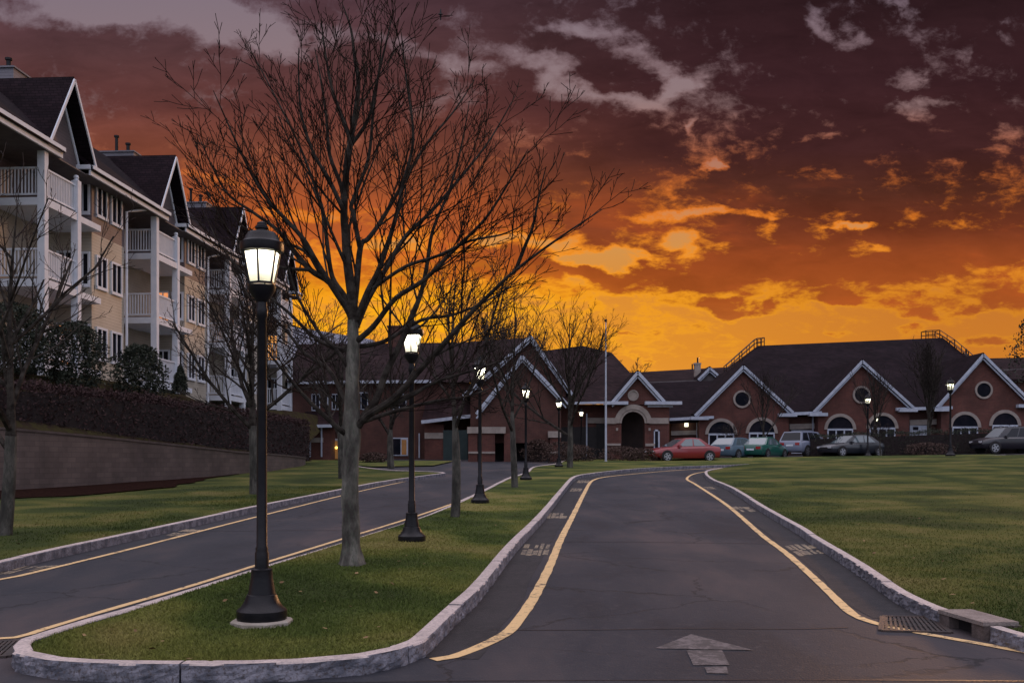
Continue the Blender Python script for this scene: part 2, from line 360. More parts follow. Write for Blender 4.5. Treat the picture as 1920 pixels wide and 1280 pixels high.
M['bark_dark'] = mat('dark grey bark', (.028, .025, .022), (.115, .106, .092), 6, .95, 1.0, 26, stretch=(1, 1, .35), c3=(.04, .045, .036), lo=.38, hi=.66)
M['limb'] = mat('shade-darkened limb bark', (.020, .016, .014), (.062, .054, .047), 7, .95, .8, 30, spec=.1)  # limb colour darkened to carry the underside shade against the sky
M['twig'] = mat('twig bark', (.012, .008, .007), (.024, .016, .013), 5, .95, spec=.1)
M['twigr'] = mat('greyish twigs', (.030, .023, .022), (.06, .048, .045), 5, .95, spec=.1)
M['white'] = mat('white painted trim', (.66, .70, .78), (.74, .77, .84), 3, .7, spec=.2)
M['trim'] = mat('toned-down white trim', (.40, .44, .54), (.50, .54, .64), 3, .7, spec=.2)  # white trim toned darker and bluer throughout
M['tan'] = siding_mat('tan lap siding', (.37, .335, .28), (.46, .42, .355))
M['brownsid'] = siding_mat('brown lap siding', (.11, .088, .095), (.16, .125, .13))
M['greysid'] = siding_mat('grey lap siding', (.13, .125, .15), (.18, .17, .20))
M['bluegrey'] = siding_mat('pale blue siding', (.40, .40, .50), (.50, .50, .60))
M['shingle'] = shingle_mat('dark shingles', (.011, .007, .010), (.020, .012, .016))
M['shingle2'] = shingle_mat('brown shingles', (.020, .012, .014), (.034, .020, .022))
M['brick'] = brick_mat('red brick', (.125, .038, .029), (.088, .027, .022), (.12, .068, .058))
M['brick2'] = brick_mat('brown red brick', (.095, .034, .027), (.07, .025, .021), (.10, .06, .05))
M['stone'] = mat('cast stone', (.28, .24, .22), (.36, .31, .28), 3, .9)
M['soffit'] = mat('dark soffit', (.10, .085, .09), (.14, .12, .125), 2, .8)
M['glass'] = mat('dark window glass', (.010, .012, .018), (.022, .020, .028), 1.2, .8, spec=.0)
M['litglass'] = mat('warm lit window', (.4, .2, .08), (.5, .3, .1), 3, .3, emit=((1.0, .42, .10), .85))
M['orangeglass'] = mat('orange glowing window', (.4, .2, .08), (.5, .3, .1), 3, .3, emit=((1.0, .36, .14), .75))  # even orange emission for a few balcony doors
M['darkopen'] = mat('dark doorway', (.010, .009, .011), (.02, .016, .018), 2, .7)
M['teal'] = mat('dark green door panels', (.012, .030, .032), (.02, .042, .044), 2, .5)
M['retain'] = brick_mat('retaining wall blocks', (.125, .092, .082), (.095, .070, .064), (.075, .056, .052), .46, .16)
M['mulch'] = mat('dark red mulch', (.014, .008, .007), (.032, .016, .013), 14, .95, 1.0, 60, spec=0)
M['earth'] = mat('planted bank', (.035, .024, .02), (.05, .045, .02), 3, .95, .8, 30, spec=0)
M['barb'] = mat('barberry twigs', (.026, .012, .013), (.05, .02, .02), 4, .9)
M['everg'] = mat('dark evergreen', (.014, .020, .013), (.032, .040, .022), 4, .8)
M['brownbush'] = mat('brown winter shrub', (.05, .028, .022), (.085, .05, .04), 4, .9)
M['bulb'] = mat('lamp bulb', (.9, .9, .85), emit=((1.0, .95, .72), 14.0))
M['rubber'] = mat('tyre rubber', (.012, .012, .013), rough=.8)
M['rim'] = mat('alloy rim', (.45, .46, .5), rough=.3, metal=.8)
M['carglass'] = mat('car window glass', (.10, .14, .16), rough=.06, spec=1.0, coat=1.0)
M['carglassd'] = mat('tinted car glass', (.008, .010, .016), rough=.1, spec=.4)
M['tail'] = mat('red tail lamp', (.35, .02, .02), rough=.2, spec=.7)
M['headl'] = mat('clear headlamp', (.55, .56, .6), rough=.15, spec=.9)
def glow_glass():
    m = bpy.data.materials.new('frosted lantern glass'); m.use_nodes = True; nt = m.node_tree; nt.nodes.clear(); b = NB(nt)
    tr = b.n('ShaderNodeBsdfTranslucent'); tr.inputs[0].default_value = (.86, .85, .76, 1)
    df = b.n('ShaderNodeBsdfDiffuse'); df.inputs[0].default_value = (.6, .6, .5, 1)
    mx = b.n('ShaderNodeMixShader'); mx.inputs[0].default_value = .2; nt.links.new(tr.outputs[0], mx.inputs[1]); nt.links.new(df.outputs[0], mx.inputs[2])
    gl = b.n('ShaderNodeBsdfGlossy'); gl.inputs['Roughness'].default_value = .15
    m2 = b.n('ShaderNodeMixShader'); m2.inputs[0].default_value = .05; nt.links.new(mx.outputs[0], m2.inputs[1]); nt.links.new(gl.outputs[0], m2.inputs[2])
    o = b.n('ShaderNodeOutputMaterial'); nt.links.new(m2.outputs[0], o.inputs[0]); return m
M['lantern'] = glow_glass()

# ------------------------------------------------------------------ ground, roads, kerbs
def resample(pts, step):
    P = [Vector((p[0], p[1])) for p in pts]; out = [P[0]]
    # Catmull-Rom through the points
    for i in range(len(P) - 1):
        p0 = P[max(i - 1, 0)]; p1 = P[i]; p2 = P[i + 1]; p3 = P[min(i + 2, len(P) - 1)]
        n = max(1, int((p2 - p1).length / step))
        for k in range(1, n + 1):
            t = k / n
            m1 = (p2 - p0) * .5; m2 = (p3 - p1) * .5
            L = (p2 - p1).length
            if m1.length > L: m1 = m1.normalized() * L
            if m2.length > L: m2 = m2.normalized() * L
            out.append((2 * t**3 - 3 * t**2 + 1) * p1 + (t**3 - 2 * t**2 + t) * m1 + (-2 * t**3 + 3 * t**2) * p2 + (t**3 - t**2) * m2)
    return out
def offset(pts, d):
    out = []
    for i, p in enumerate(pts):
        t = (pts[min(i + 1, len(pts) - 1)] - pts[max(i - 1, 0)]).normalized()
        out.append(p + Vector((-t.y, t.x)) * d)      # d > 0: to the left of travel
    return out
def sheet(name, outline, zf, mt, step=2.0, kind='structure', fine=None):
    """fill an outline with a triangulated sheet that follows zf(x, y)"""
    P = [Vector((p[0], p[1])) for p in outline]; n = len(P)
    xs = [p.x for p in P]; ys = [p.y for p in P]
    def inside(q):
        c = False; j = n - 1
        for i in range(n):
            if (P[i].y > q[1]) != (P[j].y > q[1]) and q[0] < (P[j].x - P[i].x) * (q[1] - P[i].y) / (P[j].y - P[i].y) + P[i].x: c = not c
            j = i
        return c
    pts = list(P); y = min(ys) + step * .5
    while y < max(ys):
        st = step if fine is None else max(.35, step * min(1, max(.1, y / fine)))
        x = min(xs) + st * .5
        while x < max(xs):
            q = (x + random.uniform(-.2, .2) * st, y + random.uniform(-.2, .2) * st)
            if inside(q): pts.append(Vector(q))
            x += st
        y += st
    vo, eo, fo = delaunay_2d_cdt(pts, [(i, (i + 1) % n) for i in range(n)], [], 1, 1e-5)[:3]
    fo = [f for f in fo if len(f) >= 3]
    def up(f):
        a, b_, c = vo[f[0]], vo[f[1]], vo[f[2]]
        return f if (b_ - a).cross(c - a) > 0 else f[::-1]
    o = mesh_obj(name, [(v.x, v.y, zf(v.x, v.y)) for v in vo], [tuple(up(f)) for f in fo], mt, None, True)
    tag(o, kind=kind); return o

# far ground reaches the horizon
gv, gf = [], []
gxs = [-900, -400, -150, -80, -45, -25, -10, 0, 10, 16, 25, 35, 45, 80, 150, 400, 900]; gys = [-300, -60, -20, 0, 15, 25, 32, 40, 50, 60, 70, 80, 95, 130, 250, 600, 1500]
for yy in gys:
    for xx in gxs: gv.append((xx, yy, gz(xx, yy) - .12))
for j in range(len(gys) - 1):
    for i in range(len(gxs) - 1):
        k = j * len(gxs) + i; gf.append((k, k + 1, k + 1 + len(gxs), k + len(gxs)))
tag(mesh_obj('ground', gv, gf, M['grass_darker'], None, True), kind='structure')
# asphalt: the driveways and the car park are one sheet, the lawns lie on it
sheet('road', [(-7.6, -18), (40, -18), (40, 5), (46, 60), (46, 86), (-12, 86), (-9, 56), (-7.6, 40)], lambda x, y: gz(x, y), M['asphalt'], 3.5)

LZ = .11
IR = [(-3.85, 7.79), (-3.70, 7.53), (-3.36, 7.31), (-2.82, 7.196), (-1.89, 7.19), (-1.53, 7.25), (-1.07, 7.44), (-.84, 7.68), (-.69, 8.01), (-.51, 9.39), (-.32, 10.8), (.05, 14.9), (.67, 20.6), (1.52, 29.5), (2.45, 38.5), (3.3, 41.6), (6.35, 47.9), (11.4, 52.8), (16.2, 57), (30, 61.5)]
IL = [(-3.85, 7.79), (-3.93, 8.07), (-3.88, 8.4), (-3.78, 8.95), (-3.66, 9.4), (-3.38, 10.8), (-3.14, 12.2), (-2.65, 14.8), (-1.72, 20.4), (-.9, 29), (-.2, 37), (.56, 42.7), (1.05, 50), (2.3, 55), (3.2, 62)]
RK = [(30, 5.2), (9, 5.9), (5.6, 6.6), (4.5, 7.4), (4.14, 8.1), (4.0, 9.0), (3.95, 9.7), (4.0, 10.6), (4.36, 13.0), (4.8, 16.4), (4.97, 17.5), (5.55, 22.4), (6.64, 30.85), (7.13, 36.2), (7.8, 41), (8.7, 45.2), (10.2, 48.6), (13, 52.5), (17, 55.6), (26, 58), (40, 59)]
LK = [(-7.2, -12), (-6.9, 0), (-6.6, 10), (-6.5, 12.8), (-6.43, 14.5), (-6.18, 17.3), (-5.74, 22.7), (-4.95, 30), (-4.25, 35.4), (-3.3, 39.6), (-2.75, 42.3), (-3.3, 43.6), (-5.4, 45.5), (-7.4, 50), (-9.2, 56)]
irs = resample(IR, .25); ils = resample(IL, .4); rks = resample(RK, .3); lks = resample(LK, .5)

def kerb(name, line, side, wd=.15, h=.13, rough=False, t0=0, joint=1.9, seed=1):
    """granite kerb stones set along a line; side=+1 when the lawn is on the left of travel"""
    rnd = random.Random(seed); mb = MB(); ln = [p.copy() for p in line]
    acc = [0]
    for i in range(1, len(ln)): acc.append(acc[-1] + (ln[i] - ln[i - 1]).length)
    def at(s):
        for i in range(1, len(acc)):
            if acc[i] >= s:
                u = (s - acc[i - 1]) / max(1e-6, acc[i] - acc[i - 1]); p = ln[i - 1].lerp(ln[i], u)
                a = ln[max(i - 2, 0)]; b_ = ln[min(i + 1, len(ln) - 1)]; return p, (b_ - a).normalized()
        return ln[-1], (ln[-1] - ln[-2]).normalized()
    s = 0; S = acc[-1]
    while s < S - .05:
        L = min(joint * rnd.uniform(.85, 1.1), S - s); e = s + L - .017
        dist = at(s)[0].length
        ns = max(3, int(L / (.06 if (rough and dist < 14) else .4))); nz = 7 if (rough and dist < 14) else 2
        dh = rnd.uniform(-.004, .004)
        rows = []
        for i in range(ns + 1):
            p, t = at(s + (e - s) * i / ns); nrm = Vector((-t.y, t.x)) * side; g = gz(p.x, p.y)
            row = []
            for j in range(nz + 1):        # outer face, from below the road up to the arris
                zz = -.05 + (h + dh + .05 - .012) * j / nz
                o_ = 0
                if rough and dist < 14:
                    o_ = noise.fractal(Vector((p.x * 7, p.y * 7, zz * 11 + seed)), .8, 2.0, 5) * .017 + noise.noise(Vector((p.x * 26, p.y * 26, zz * 34))) * .006
                    if 0 < i < ns: pass
                    else: o_ += .006
                q = p + nrm * (o_ + .004); row.append((q.x, q.y, g + zz))
            for w_, z_ in ((.012, h + dh), (wd * .5, h + dh + .002), (wd - .008, h + dh), (wd, h + dh - .01), (wd, -.05)):
                jit = noise.noise(Vector((p.x * 9, p.y * 9, w_ * 20))) * .004 if rough else 0
                q = p + nrm * (w_ + (jit if w_ < .02 else 0)); row.append((q.x, q.y, g + z_))
            rows.append(row)
        k = len(mb.v); m = len(rows[0])
        for r_ in rows: mb.v += r_
        for i in range(ns):
            for j in range(m - 1):
                q = (k + i * m + j, k + (i + 1) * m + j, k + (i + 1) * m + j + 1, k + i * m + j + 1)
                mb.f.append(q if side > 0 else q[::-1])
        mb.f.append(tuple(k + j for j in range(m))); mb.f.append(tuple(k + ns * m + j for j in range(m))[::-1])
        s += L
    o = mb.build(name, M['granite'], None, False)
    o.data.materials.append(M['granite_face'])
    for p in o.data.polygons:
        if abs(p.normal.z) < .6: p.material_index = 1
    tag(o, kind='structure'); return o
kerb('kerb', irs, 1, .145, .135, True, seed=3)
kerb('kerb', ils, -1, .125, .13, True, seed=5)
# the right kerb leaves room for the drain inlet
def rk_at(y):
    q = [p for p in rks if p.x < 8]
    for a, b_ in zip(q[:-1], q[1:]):
        if a.y <= y <= b_.y: return a.lerp(b_, (y - a.y) / (b_.y - a.y))
rk_a = [p for p in rks if p.y < 8.60] + [rk_at(8.62)]
rk_b = [rk_at(9.4)] + [p for p in rks if p.y > 9.45]
kerb('kerb', rk_a, -1, .125, .13, True, seed=8, joint=1.2)
kerb('kerb', rk_b, -1, .125, .13, True, seed=9)
kerb('kerb', lks, 1, .15, .13, False, seed=11)

def mound_r(x, y):
    return gz(x, y) + LZ + .20 * sst(x, 8, 16) * sst(y, 22, 45) * (1 - sst(y, 55, 60) * .6) + .05 * noise.noise(Vector((x * .12, y * .12, 3)))* sst(x, 6, 9)
def isl_z(x, y):
    return gz(x, y) + LZ + .05 * sst(y, 8, 11) * (1 - sst(abs(x + 2.6 - (y - 8) * .09), 0, 2.0)) * (1 - sst(y, 15, 30))
inr_i = offset(irs, .135); inl_i = offset(ils, -.115)
isl_outline = inr_i + [Vector((30, 63.5)), Vector((3.3, 63.5))] + inl_i[::-1][:-1]
sheet('lawn', isl_outline, isl_z, M['grass'], 1.4, fine=30)
inr_r = offset(rks, -.115)
sheet('lawn', inr_r + [Vector((46, 59.2)), Vector((48, 4.5))], mound_r, M['grass_darker'], 2.0, fine=40)
WALL = [(-22, 20), (-18, 24.5), (-14.6, 29), (-12.5, 35), (-10.9, 42), (-10.6, 49), (-11.0, 54), (-12.2, 57)]
wl = resample(WALL, .5)
sheet('lawn', offset(lks, .14) + [Vector((-11, 60))] + [Vector((p.x - .1, p.y)) for p in wl[::-1]] + [Vector((-30, 12)), Vector((-30, -12))], lambda x, y: gz(x, y) + LZ + .04 * noise.noise(Vector((x * .3, y * .3, 0))), M['grass_darker'], 1.6)
# strip of grass before the brick buildings at the left
sheet('lawn', [(-11, 60.2), (-9.3, 56.2), (-7.2, 52), (-4.2, 54), (-3.6, 63), (-18, 66), (-17, 58)], lambda x, y: gz(x, y) + LZ * .6, M['grass'], 2)

# mulch bed at the foot of the retaining wall
mw = [p for p in wl if p.y < 41]; mo = []
for i, p in enumerate(offset(mw, -1.0)):
    mo.append(mw[i] + (p - mw[i]) * (3.4 * (1 - sst(mw[i].y, 29, 41)) + .05 + .5 * noise.noise(Vector((p.x * .6, p.y * .6, 0))) * (1 - sst(mw[i].y, 36, 41))))
sheet('mulch_bed', mo + mw[::-1], lambda x, y: gz(x, y) + LZ + .04 * noise.noise(Vector((x * .3, y * .3, 0))) + .03, M['mulch'], .8)

def ztop(p):   # top of the retaining wall
    return float(np.interp(p.y, [20, 29, 41, 55, 58], [2.95, 2.70, 2.14, 1.93, 1.9]))
mb = MB(); n = len(wl); off = offset(wl, .35)
for i in range(n - 1):
    a, b_, c, d_ = wl[i], wl[i + 1], off[i + 1], off[i]
    za, zb = ztop(a), ztop(b_)
    mb.add([(a.x, a.y, gz(a.x, a.y) - .1), (b_.x, b_.y, gz(b_.x, b_.y) - .1), (c.x, c.y, gz(c.x, c.y) - .1), (d_.x, d_.y, gz(d_.x, d_.y) - .1), (a.x, a.y, za), (b_.x, b_.y, zb), (c.x, c.y, zb), (d_.x, d_.y, za)],
           [(0, 4, 5, 1), (4, 7, 6, 5), (2, 6, 7, 3)] + ([(0, 3, 7, 4)] if i == 0 else []) + ([(1, 5, 6, 2)] if i == n - 2 else []))
wall_o = empty('retaining_wall'); tag(wall_o, 'long low brown retaining wall curving behind the left lawn, below the hedge', 'wall')
mb.build('wall_face', M['retain'], wall_o)
cp = MB()
o1 = offset(wl, -.03); o2 = offset(wl, .38)
for i in range(n - 1):
    za, zb = ztop(wl[i]), ztop(wl[i + 1]); a, b_, c, d_ = o1[i], o1[i + 1], o2[i + 1], o2[i]
    cp.add([(a.x, a.y, za + .003), (b_.x, b_.y, zb + .003), (c.x, c.y, zb + .003), (d_.x, d_.y, za + .003), (a.x, a.y, za + .07), (b_.x, b_.y, zb + .07), (c.x, c.y, zb + .07), (d_.x, d_.y, za + .07)],
           [(0, 1, 5, 4), (4, 5, 6, 7), (2, 3, 7, 6), (0, 3, 2, 1)])
cp.build('coping', mat('coping blocks', (.07, .05, .046), (.10, .075, .07), 3, .9), wall_o)
# planted bank between wall and apartments
def bank_z(x, y):
    d = min(range(len(off)), key=lambda i: (off[i].x - x)**2 + (off[i].y - y)**2)
    dist = math.hypot(off[d].x - x, off[d].y - y)
    return min(4.95, ztop(off[d]) - .08 + dist * .75 * (1 if y < 50 else .8))
sheet('terrace_bank', off + [Vector((-13, 74)), Vector((-40, 76)), Vector((-40, 20))], bank_z, M['earth'], 1.8)

# painted lines
def stripe(name, pts, wd, mt, dz=.006, step=.4):
    P = resample(pts, min(step, .15) if wd > .07 else step)
    def jit(off_): return [q + (q - p).normalized() * (.009 * noise.noise(Vector((q.x * 3.1, q.y * 3.1, wd))) + .004 * noise.noise(Vector((q.x * 14, q.y * 14, 5)))) for p, q in zip(P, off_)]
    a = jit(offset(P, wd / 2)); b_ = jit(offset(P, -wd / 2)); mb = MB()
    for i in range(len(P) - 1):
        mb.quad((b_[i].x, b_[i].y, gz(b_[i].x, b_[i].y) + dz), (b_[i + 1].x, b_[i + 1].y, gz(b_[i + 1].x, b_[i + 1].y) + dz), (a[i + 1].x, a[i + 1].y, gz(a[i + 1].x, a[i + 1].y) + dz), (a[i].x, a[i].y, gz(a[i].x, a[i].y) + dz))
    return tag(mb.build(name, mt), kind='structure')
stripe('road_line', [G(*p) for p in [(812, 1237), (850, 1231), (905, 1210), (948, 1188), (965, 1172), (1000, 1122), (1030, 1063), (1052, 1010), (1073, 969), (1095, 925), (1108, 903), (1124, 896), (1160, 891), (1275, 881), (1400, 875)]], .115, M['yellow'], step=.25)
stripe('road_line', [G(*p) for p in [(2100, 1262), (1920, 1222), (1706, 1183), (1640, 1168), (1600, 1152), (1540, 1096), (1477, 1039), (1431, 1005), (1362, 946), (1303, 907), (1288, 897), (1306, 887), (1353, 881), (1440, 875)]], .10, M['yellow'], step=.25)
stripe('road_line', [G(*p) for p in [(-500, 1186), (0, 1086), (34, 1080), (237, 1031), (480, 969), (700, 915), (833, 888)]], .09, M['yellow'])
stripe('road_line', [G(*p) for p in [(-60, 1199), (29, 1195), (80, 1180), (204, 1143), (362, 1097), (470, 1063), (620, 1017), (800, 961), (900, 924), (960, 893)]], .085, M['yellow'])
M['asphalt_dark'] = mat('dark gutter asphalt', (.012, .012, .016), (.024, .022, .027), 1.6, .85, .5, 60, c3=(.03, .027, .032))
def shoulder(line, side, wd, y0, y1):
    P = [p for p in line if y0 < p.y < y1]; a = offset(P, side * .0); b_ = [q + (q2 - q) * (1 + .12 * noise.noise(Vector((q.x, q.y * .6, 1)))) for q, q2 in zip(P, offset(P, side * wd))]; mb = MB()
    for i in range(len(P) - 1):
        q = [(v.x, v.y, gz(v.x, v.y) + .003) for v in (a[i], a[i + 1], b_[i + 1], b_[i])]
        mb.quad(*(q if side > 0 else q[::-1]))
    tag(mb.build('road_shoulder', M['asphalt_dark']), kind='structure')
shoulder([p for p in irs if p.x > -.8], -1, .42, 8.0, 46); shoulder([p for p in rks if p.x < 9], 1, .50, 9.6, 44)
def patch(corners, mt, name='road_marking', dz=.005):
    """block of faded stencilled paint, as broken strokes"""
    P = [Vector((*G(*c), 0)) for c in corners]; mb = MB()
    rnd = random.Random(int(corners[0][0])); ncol, nrow = 5, 2
    def at(u, v):
        q = P[0].lerp(P[1], u).lerp(P[3].lerp(P[2], u), v); q.z = gz(q.x, q.y) + dz; return q
    for r_ in range(nrow):
        for c in range(ncol):
            u0, u1 = (c + rnd.uniform(-.1, .15)) / ncol, (c + rnd.uniform(.6, 1.0)) / ncol; v0, v1 = (r_ + rnd.uniform(-.05, .2)) / nrow, (r_ + rnd.uniform(.7, 1.0)) / nrow
            if rnd.random() < .12: continue
            mb.quad(at(u0, v0), at(u1, v0), at(u1, v1), at(u0, v1))
            if rnd.random() < .5: mb.quad(at(u1, v0 + .02), at(u1 + .18 / ncol, v0 + .02), at(u1 + .18 / ncol, v0 + .1), at(u1, v0 + .1))
    for f in range(len(mb.f)): pass
    o = mb.build(name, mt); tag(o, kind='structure')
    bm = bmesh.new(); bm.from_mesh(o.data); bmesh.ops.recalc_face_normals(bm, faces=bm.faces)
    for f in bm.faces:
        if f.normal.z < 0: f.normal_flip()
    bm.to_mesh(o.data); bm.free()
for cs in [[(975, 1041), (1027, 1042), (1035, 1019), (986, 1018)], [(1024, 972), (1062, 972), (1067, 961), (1030, 961)], [(1068, 921), (1094, 921), (1098, 915), (1073, 915)], [(1080, 905), (1103, 905), (1106, 900), (1085, 900)],
           [(1500, 1043), (1548, 1038), (1520, 1020), (1467, 1021)], [(1384, 960), (1420, 959), (1402, 949), (1370, 949)], [(1322, 917), (1345, 917), (1335, 912), (1318, 912)]]:
    patch(cs, M['yellowold'])
for cs in [[(307, 1004), (345, 1006), (392, 993), (352, 991)], [(-30, 1082), (60, 1070), (122, 1058), (30, 1060)]]: patch(cs, M['yellowold'])
# direction arrow
def flat_poly(name, pts, mt, dz=.005):
    vs = [];
    for p in pts: X, Y = G(*p); vs.append((X, Y, gz(X, Y) + dz))
    o = mesh_obj(name, vs, [tuple(range(len(vs)))[::-1]], mt); tag(o, kind='structure')
    if o.data.polygons[0].normal.z < 0: o.data.flip_normals()
    return o
ar = empty('arrow_marking'); ar['kind'] = 'structure'
for nm, pts in (('arrow_head', [(1296, 1189), (1229, 1215), (1240, 1216), (1414, 1219)]), ('arrow_stem', [(1287, 1219), (1354, 1219), (1368, 1247), (1300, 1247)]), ('arrow_tail', [(1321, 1251), (1362, 1249), (1366, 1263), (1326, 1262)])):
    o = flat_poly('arrow_marking', pts, M['whiteold']); o.name = nm; o.parent = ar; del o['kind']
# saw cuts and seams across the asphalt
seam = mat('tar seam', (.012, .011, .013), rough=.5)
stripe('road_seam', [G(*p) for p in [(915, 1180), (1000, 1181), (1150, 1180), (1300, 1178), (1480, 1179), (1590, 1176)]], .022, seam, .003, .15)
stripe('road_seam', [G(*p) for p in [(1025, 1015), (1200, 1016), (1440, 1019)]], .03, seam, .003, .4)
stripe('road_seam', [G(*p) for p in [(560, 1279.5), (900, 1276), (1500, 1274), (2000, 1277)]], .02, seam, .003, .15)
stripe('road_seam', [G(*p) for p in [(385, 996), (560, 994), (830, 995)]], .04, seam, .003, .4)

# drains -------------------------------------------------------------
def grate(name, pts, label, nbar):
    P = [Vector((*G(*c), 0)) for c in pts]
    for p in P: p.z = gz(p.x, p.y) + .004
    root = empty(name, P[0]); inv = -P[0]
    L = [p + inv for p in P]
    tag(root, label, 'drain grate')
    pit = MB().quad(L[0], L[1], L[2], L[3]); o = pit.build('pit', M['darkopen'], root)
    fr = MB(); up = Vector((0, 0, .004))
    for i in range(4): fr.bar(L[i] + up, L[(i + 1) % 4] + up, .05, .02)
    fr.build('frame', M['castiron'], root)
    bs = MB()
    for i in range(1, nbar):
        u = i / nbar; bs.bar(L[0].lerp(L[1], u) + up, L[3].lerp(L[2], u) + up, .022, .016)
    for u in (.33, .66): bs.bar(L[0].lerp(L[3], u) + up, L[1].lerp(L[2], u) + up, .014, .014)
    bs.build('bars', M['castiron'], root)
grate('storm_drain', [(1652, 1183), (1782, 1187), (1748, 1158), (1655, 1157)], 'rusty storm drain grate in front of the kerb inlet beside the right lawn', 13)
grate('storm_drain', [(-95, 1232), (14, 1232), (44, 1203), (-50, 1203)], 'storm drain grate at the rounded tip of the grass island', 12)
inl = empty('kerb_inlet', (4.0, 9.0, gz(4.0, 9.0)), R(5)); tag(inl, 'concrete kerb inlet box with a dark slot and slab lid', 'drain inlet')
MB().box(-.02, .30, -.37, .39, .118, .152).build('lid', M['concrete_dark'], inl)
for y0, y1 in ((-.365, -.17), (.21, .385)): MB().box(-.01, .33, y0, y1, -.04, .117).build('side_block', M['granite_dark'], inl)
MB().box(.10, .33, -.168, .208, -.04, .115).build('back_block', M['granite'], inl)
MB().box(.08, .097, -.166, .206, -.03, .114).build('slot', M['darkopen'], inl)

# grass blades, denser close to the viewer -----------------------------
def blades(name, outline_fn, zf, count, seed, hgt=(.012, .034), mt='blade'):
    rs = np.random.RandomState(seed); V = np.zeros((count * 3, 3)); k = 0
    pts = outline_fn(rs, count)
    for (x, y) in pts:
        z = zf(x, y) - .004; a = rs.uniform(0, 6.283); w = rs.uniform(.0025, .005) * (1 + y * .045); h = rs.uniform(*hgt) * (.75 + .5 * noise.noise((x * 1.7, y * 1.7, 0)) + .25)
        dx, dy = math.cos(a) * w, math.sin(a) * w; lx, ly = rs.normal(0, .013, 2)
        V[k] = (x - dx, y - dy, z); V[k + 1] = (x + dx, y + dy, z); V[k + 2] = (x + lx, y + ly, z + h); k += 3
    V = V[:k]; me = bpy.data.meshes.new(name); me.vertices.add(k); me.vertices.foreach_set('co', V.ravel())
    me.loops.add(k); me.loops.foreach_set('vertex_index', np.arange(k)); me.polygons.add(k // 3)
    me.polygons.foreach_set('loop_start', np.arange(0, k, 3)); me.update(calc_edges=True); me.materials.append(M[mt])
    o = bpy.data.objects.new(name, me); COL.objects.link(o); tag(o, 'short mown winter grass on the lawns', 'grass', kind='stuff'); return o
ir_y = np.array([p.y for p in inr_i]); 
def span(line, lo):    # x of a line at a given y (monotone part)
    ys = np.array([p.y for p in line]); xs = np.array([p.x for p in line]); i = int(np.argmin(ys)) if lo else 0
    return ys[i:], xs[i:]
ry_, rx_ = span(inr_i, True); ly_, lx_ = span(inl_i, False)
front_y = np.array([p.y for p in inr_i[:int(np.argmin(ir_y)) + 1]]); front_x = np.array([p.x for p in inr_i[:int(np.argmin(ir_y)) + 1]])
def isl_pts(rs, n):
    out = []
    while len(out) < n:
        y = 7.3 + rs.exponential(4.5); 
        if y > 30: continue
        xr = np.interp(y, ry_, rx_); 
        xl = np.interp(y, ly_, lx_) if y > ly_[0] else np.interp(-y, -front_y, front_x)
        x = rs.uniform(xl, xr); out.append((x, y))
    return out
ri = [p for p in inr_r if p.x < 9.5 and p.y < 46]; rr_y = np.array([p.y for p in ri]); rr_x = np.array([p.x for p in ri])
def rl_pts(rs, n):
    out = []
    while len(out) < n:
        y = 7.4 + rs.exponential(7.0)
        if y > 36: continue
        x0 = np.interp(y, rr_y, rr_x); x = x0 + rs.exponential(3.0)
        if x < y * .5 + 1 + rs.exponential(3.5): out.append((x, y))
    return out
lk_i = offset(lks, .14); ll_y = np.array([p.y for p in lk_i if p.y < 42]); ll_x = np.array([p.x for p in lk_i if p.y < 42])
def ll_pts(rs, n):
    out = []
    while len(out) < n:
        y = rs.uniform(11, 32); x = np.interp(y, ll_y, ll_x) - rs.exponential(1.6)
        if x > -13 + (y - 20) * .1: out.append((x, y))
    return out
blades('grass', isl_pts, isl_z, 90000, 1)
blades('grass', rl_pts, mound_r, 52000, 2, mt='blade_dull')
blades('grass', ll_pts, lambda x, y: gz(x, y) + LZ, 25000, 3, (.015, .04), 'blade_dull')

rl = np.random.RandomState(9); lf = MB()
for (fn_, zf_, n_) in ((isl_pts, isl_z, 46), (rl_pts, mound_r, 40), (ll_pts, lambda x, y: gz(x, y) + LZ, 22)):
    for (x, y) in fn_(rl, n_):
        z = zf_(x, y) + .03; a = rl.uniform(0, 6.28); t_ = rl.uniform(-.6, .6); w = rl.uniform(.018, .034)
        u = Vector((math.cos(a), math.sin(a), t_ * .5)) * w; v = Vector((-math.sin(a), math.cos(a), t_)) * w * .7; c = Vector((x, y, z))
        lf.add([c - u, c - u * .2 - v, c + u * 1.1, c - u * .1 + v], [(0, 1, 2), (0, 2, 3)])
tag(lf.build('fallen_leaves', mat('dry leaves', (.10, .05, .02), (.28, .18, .08), 3, .9)), 'dry brown leaves scattered on the lawns', 'leaves', kind='stuff')

